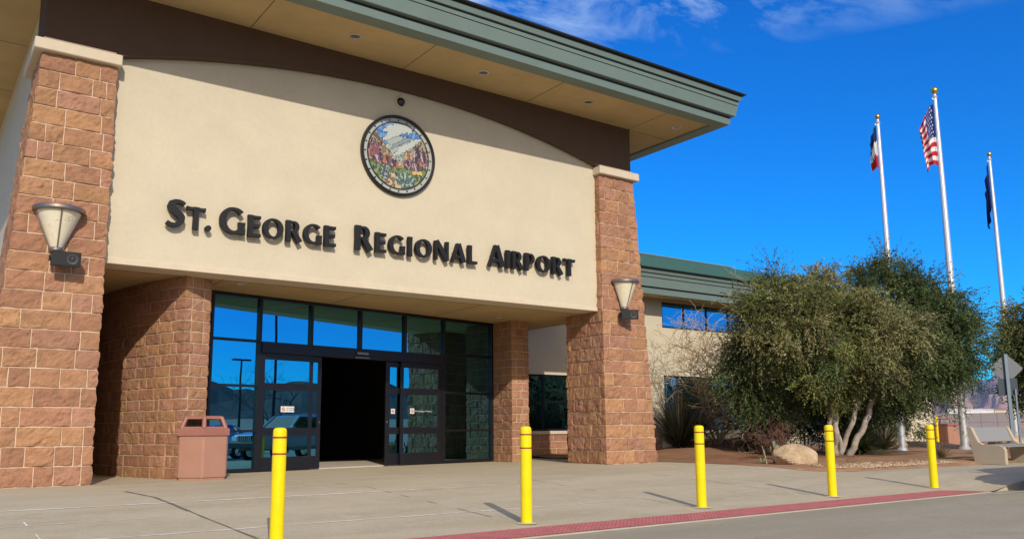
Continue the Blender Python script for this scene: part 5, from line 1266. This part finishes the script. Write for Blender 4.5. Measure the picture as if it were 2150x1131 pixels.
# ------------------------------------------------------------------ parked cars (outside the frame, mirrored in the glass, one throws the shade at the right kerb)
def car(name, label, x, y, z, heading, paint, L, Wd, hood, belt, roof, clear, wr, cab, suv):
    t = thing(name, label, 'car', (x, y, z)); Mx = Matrix.Translation((x, y, z)) @ Matrix.Rotation(heading, 4, 'Z')     # nose at +x
    def put(mb, nm, m, sm=False, par=t): mb.v = [tuple(Mx @ Vector(p)) for p in mb.v]; return mb.build(nm, m, par, smooth=sm)
    st = [(-L/2, belt-.12, .86), (-L/2+.08, belt, .93), (-L*.3, belt, 1), (-.1, belt-.01, 1), (cab[1], hood+.05, 1), (L/2-.55, hood, .97), (L/2-.12, hood-.07, .92), (L/2, hood-.22, .86)]
    mb = MB(); rings = []
    for sx, top, k in st:
        w = Wd/2*k; lo = clear+(.12 if abs(sx) > L/2-.2 else 0)
        rings.append([(sx, -w*.93, lo), (sx, -w, lo+.14), (sx, -w, top-.22), (sx, -w*.965, top-.06), (sx, -w*.86, top), (sx, w*.86, top), (sx, w*.965, top-.06), (sx, w, top-.22), (sx, w, lo+.14), (sx, w*.93, lo)])
    n = 10; o = 0
    for r_ in rings: mb.v += r_
    for i in range(len(rings)-1):
        for k in range(n): mb.face((i*n+k, (i+1)*n+k, (i+1)*n+(k+1) % n, i*n+(k+1) % n))
    mb.face(range(n)); mb.face([len(mb.v)-1-k for k in range(n)])
    put(mb, 'body', paint)
    c0, c1, c2, c3 = cab[3], cab[1], cab[2], cab[0]    # rear base, front base, front roof, rear roof
    w0, w1 = Wd/2*.93, Wd/2*.76; zb, zr = belt-.015, roof
    mb = MB(); B = [(c0, -w0, zb), (c1, -w0, hood+.03), (c1, w0, hood+.03), (c0, w0, zb)]; T = [(c3, -w1, zr-.05), (c2, -w1, zr-.05), (c2, w1, zr-.05), (c3, w1, zr-.05)]
    mb.add(B+T, [(0, 1, 5, 4), (1, 2, 6, 5), (2, 3, 7, 6), (3, 0, 4, 7)]); put(mb, 'windows', M_CGLASS)
    mb = MB(); mb.add([T[0], T[1], T[2], T[3], (c3+.15, -w1*.85, zr), (c2-.2, -w1*.85, zr), (c2-.2, w1*.85, zr), (c3+.15, w1*.85, zr)], [(0, 1, 5, 4), (1, 2, 6, 5), (2, 3, 7, 6), (3, 0, 4, 7), (4, 5, 6, 7)])
    for s_ in (-1, 1):
        for (a, b) in ((c0, c3), (c1, c2)): mb.tube([(a, s_*w0, zb if a == c0 else hood+.03), (b, s_*w1, zr-.05)], .045, 6)
        for q in (.36, .68): xm = c0+(c1-c0)*q; xt = c3+(c2-c3)*q; mb.tube([(xm, s_*w0*1.005, belt-.02), (xt, s_*w1*1.005, zr-.05)], .04, 6)
        if suv: mb.tube([(c3+.1, s_*w1*.8, zr+.05), (c2-.3, s_*w1*.8, zr+.05)], .02, 6)
    put(mb, 'roof', paint)
    for sx in (-L/2+.85, L/2-.9):
        for s_ in (-1, 1):
            yy = s_*(Wd/2-.1); mb = MB(); mb.lathe([(wr*.6, -.1), (wr*.95, -.11), (wr, -.08), (wr, .08), (wr*.95, .11), (wr*.6, .1)], 22); mb.v = [(sx+p[0], yy+p[2], wr+p[1]) for p in mb.v]; w_ = put(mb, 'wheel', M_TYRE)
            mb = MB(); mb.lathe([(.0005, .09), (wr*.2, .10), (wr*.5, .085), (wr*.62, .1), (wr*.62, -.1), (.0005, -.09)], 16); mb.v = [(sx+p[0], yy+p[2], wr+p[1]) for p in mb.v]; put(mb, 'rim', M_CHROME, par=w_)
            mb = MB()
            for k in range(16):
                a0, a1 = math.pi*k/16-.1, math.pi*(k+1)/16-.1+.2*(k == 15); ro = wr*1.17
                mb.quad((sx+wr*.98*math.cos(a0), s_*(Wd/2+.012), wr+wr*.98*math.sin(a0)), (sx+wr*.98*math.cos(a1), s_*(Wd/2+.012), wr+wr*.98*math.sin(a1)), (sx+ro*math.cos(a1), s_*(Wd/2+.012), wr+ro*math.sin(a1)), (sx+ro*math.cos(a0), s_*(Wd/2+.012), wr+ro*math.sin(a0)))
            put(mb, 'wheel_arch', M_BLACK)
    for s_ in (-1, 1):
        mb = MB(); mb.bbox(L/2-.14, L/2+.012, s_*Wd*.33-.16, s_*Wd*.33+.16, hood-.30, hood-.12, .02); put(mb, 'headlight', M_LAMPGL)
        mb = MB(); mb.bbox(-L/2-.01, -L/2+.1, s_*Wd*.36-.1, s_*Wd*.36+.1, belt-.4, belt-.12, .02); put(mb, 'tail_light', mat('tail_red', (.35, .01, .01), .2))
        mb = MB(); mb.bbox(c1-.15, c1, s_*(Wd/2+.1)-.1, s_*(Wd/2+.1)+.1, belt+.02, belt+.18, .03); put(mb, 'mirror', paint)
    mb = MB(); mb.bbox(L/2-.08, L/2+.02, -Wd*.22, Wd*.22, hood-.34, hood-.10, .01); mb.cur = 1
    for k in range(7): yy = -Wd*.19+k*Wd*.38/6; mb.bbox(L/2+.015, L/2+.028, yy-.02, yy+.02, hood-.32, hood-.12, .004)
    put(mb, 'grille', [M_BLACK, M_CHROME])
    for sx, s2 in ((L/2, 1), (-L/2, -1)):
        mb = MB(); a, b = sorted((sx-.1*s2, sx+.09*s2)); mb.bbox(a, b, -Wd*.47, Wd*.47, clear+.1, clear+.33, .04); put(mb, 'bumper', M_BLACK if suv else paint)
    return t
car('parked_suv', 'silver grey sport utility vehicle parked at the kerb, mirrored in the door glass', 18.05, 6.05, -.285, math.pi, M_SILVER, 4.5, 1.80, 1.06, 1.14, 1.75, .40, .36, (-2.0, .95, .25, -2.17), True)
car('parked_car', 'white car in the next lane, mirrored at the left end of the glass', 16.6, 2.2, -.285, math.pi, M_WCAR, 4.5, 1.75, .88, .95, 1.44, .25, .32, (-1.25, 1.05, .2, -1.9), False)
car('parked_sedan', 'pale sedan parked across the road, mirrored low in the glass', 22.5, -4.8, -.30, math.pi*.98, M_WCAR, 4.5, 1.75, .88, .95, 1.44, .25, .32, (-1.25, 1.05, .2, -1.9), False)
def street_light(x, y, H, label):
    t = thing('light_pole', label, 'street light', (x, y, -.3)); mb = MB(); mb.lathe([(.11, -.3), (.07, H)], 12, (x, y, 0)); mb.build('pole', M_FRAME, t, smooth=True)
    for s_ in (-1, 1): mb = MB(); mb.bbox(x+s_*.45-.38, x+s_*.45+.38, y-.18, y+.18, H, H+.14, .03); mb.build('lamp_head', M_FRAME, t)
    mb = MB(); mb.lathe([(.3, -.32), (.3, .4), (.27, .43), (.001, .43)], 16, (x, y, 0)); mb.build('footing', M_SLAB, t)
street_light(37.0, -20.0, 6.1, 'dark twin headed light pole across the road, mirrored in the left glass pane')
street_light(31.4, -10.0, 10.5, 'tall dark light pole across the road, mirrored behind the left door')

# ------------------------------------------------------------------ air
def haze():
    mb = MB(); mb.box(-8800, 16500, -8800, 16500, -480, 1700)
    m = bpy.data.materials.new('air'); m.use_nodes = True; nt = m.node_tree; nt.nodes.remove(nt.nodes['Principled BSDF'])
    v = nt.nodes.new('ShaderNodeVolumePrincipled'); v.inputs['Color'].default_value = (.45, .68, 1, 1); v.inputs['Density'].default_value = 1.4e-5; v.inputs['Anisotropy'].default_value = .2
    nt.links.new(v.outputs[0], nt.nodes['Material Output'].inputs['Volume'])
    o = mb.build('haze', m); o['kind'] = 'stuff'; o['label'] = 'thin blue desert haze over the far mountains'
haze()
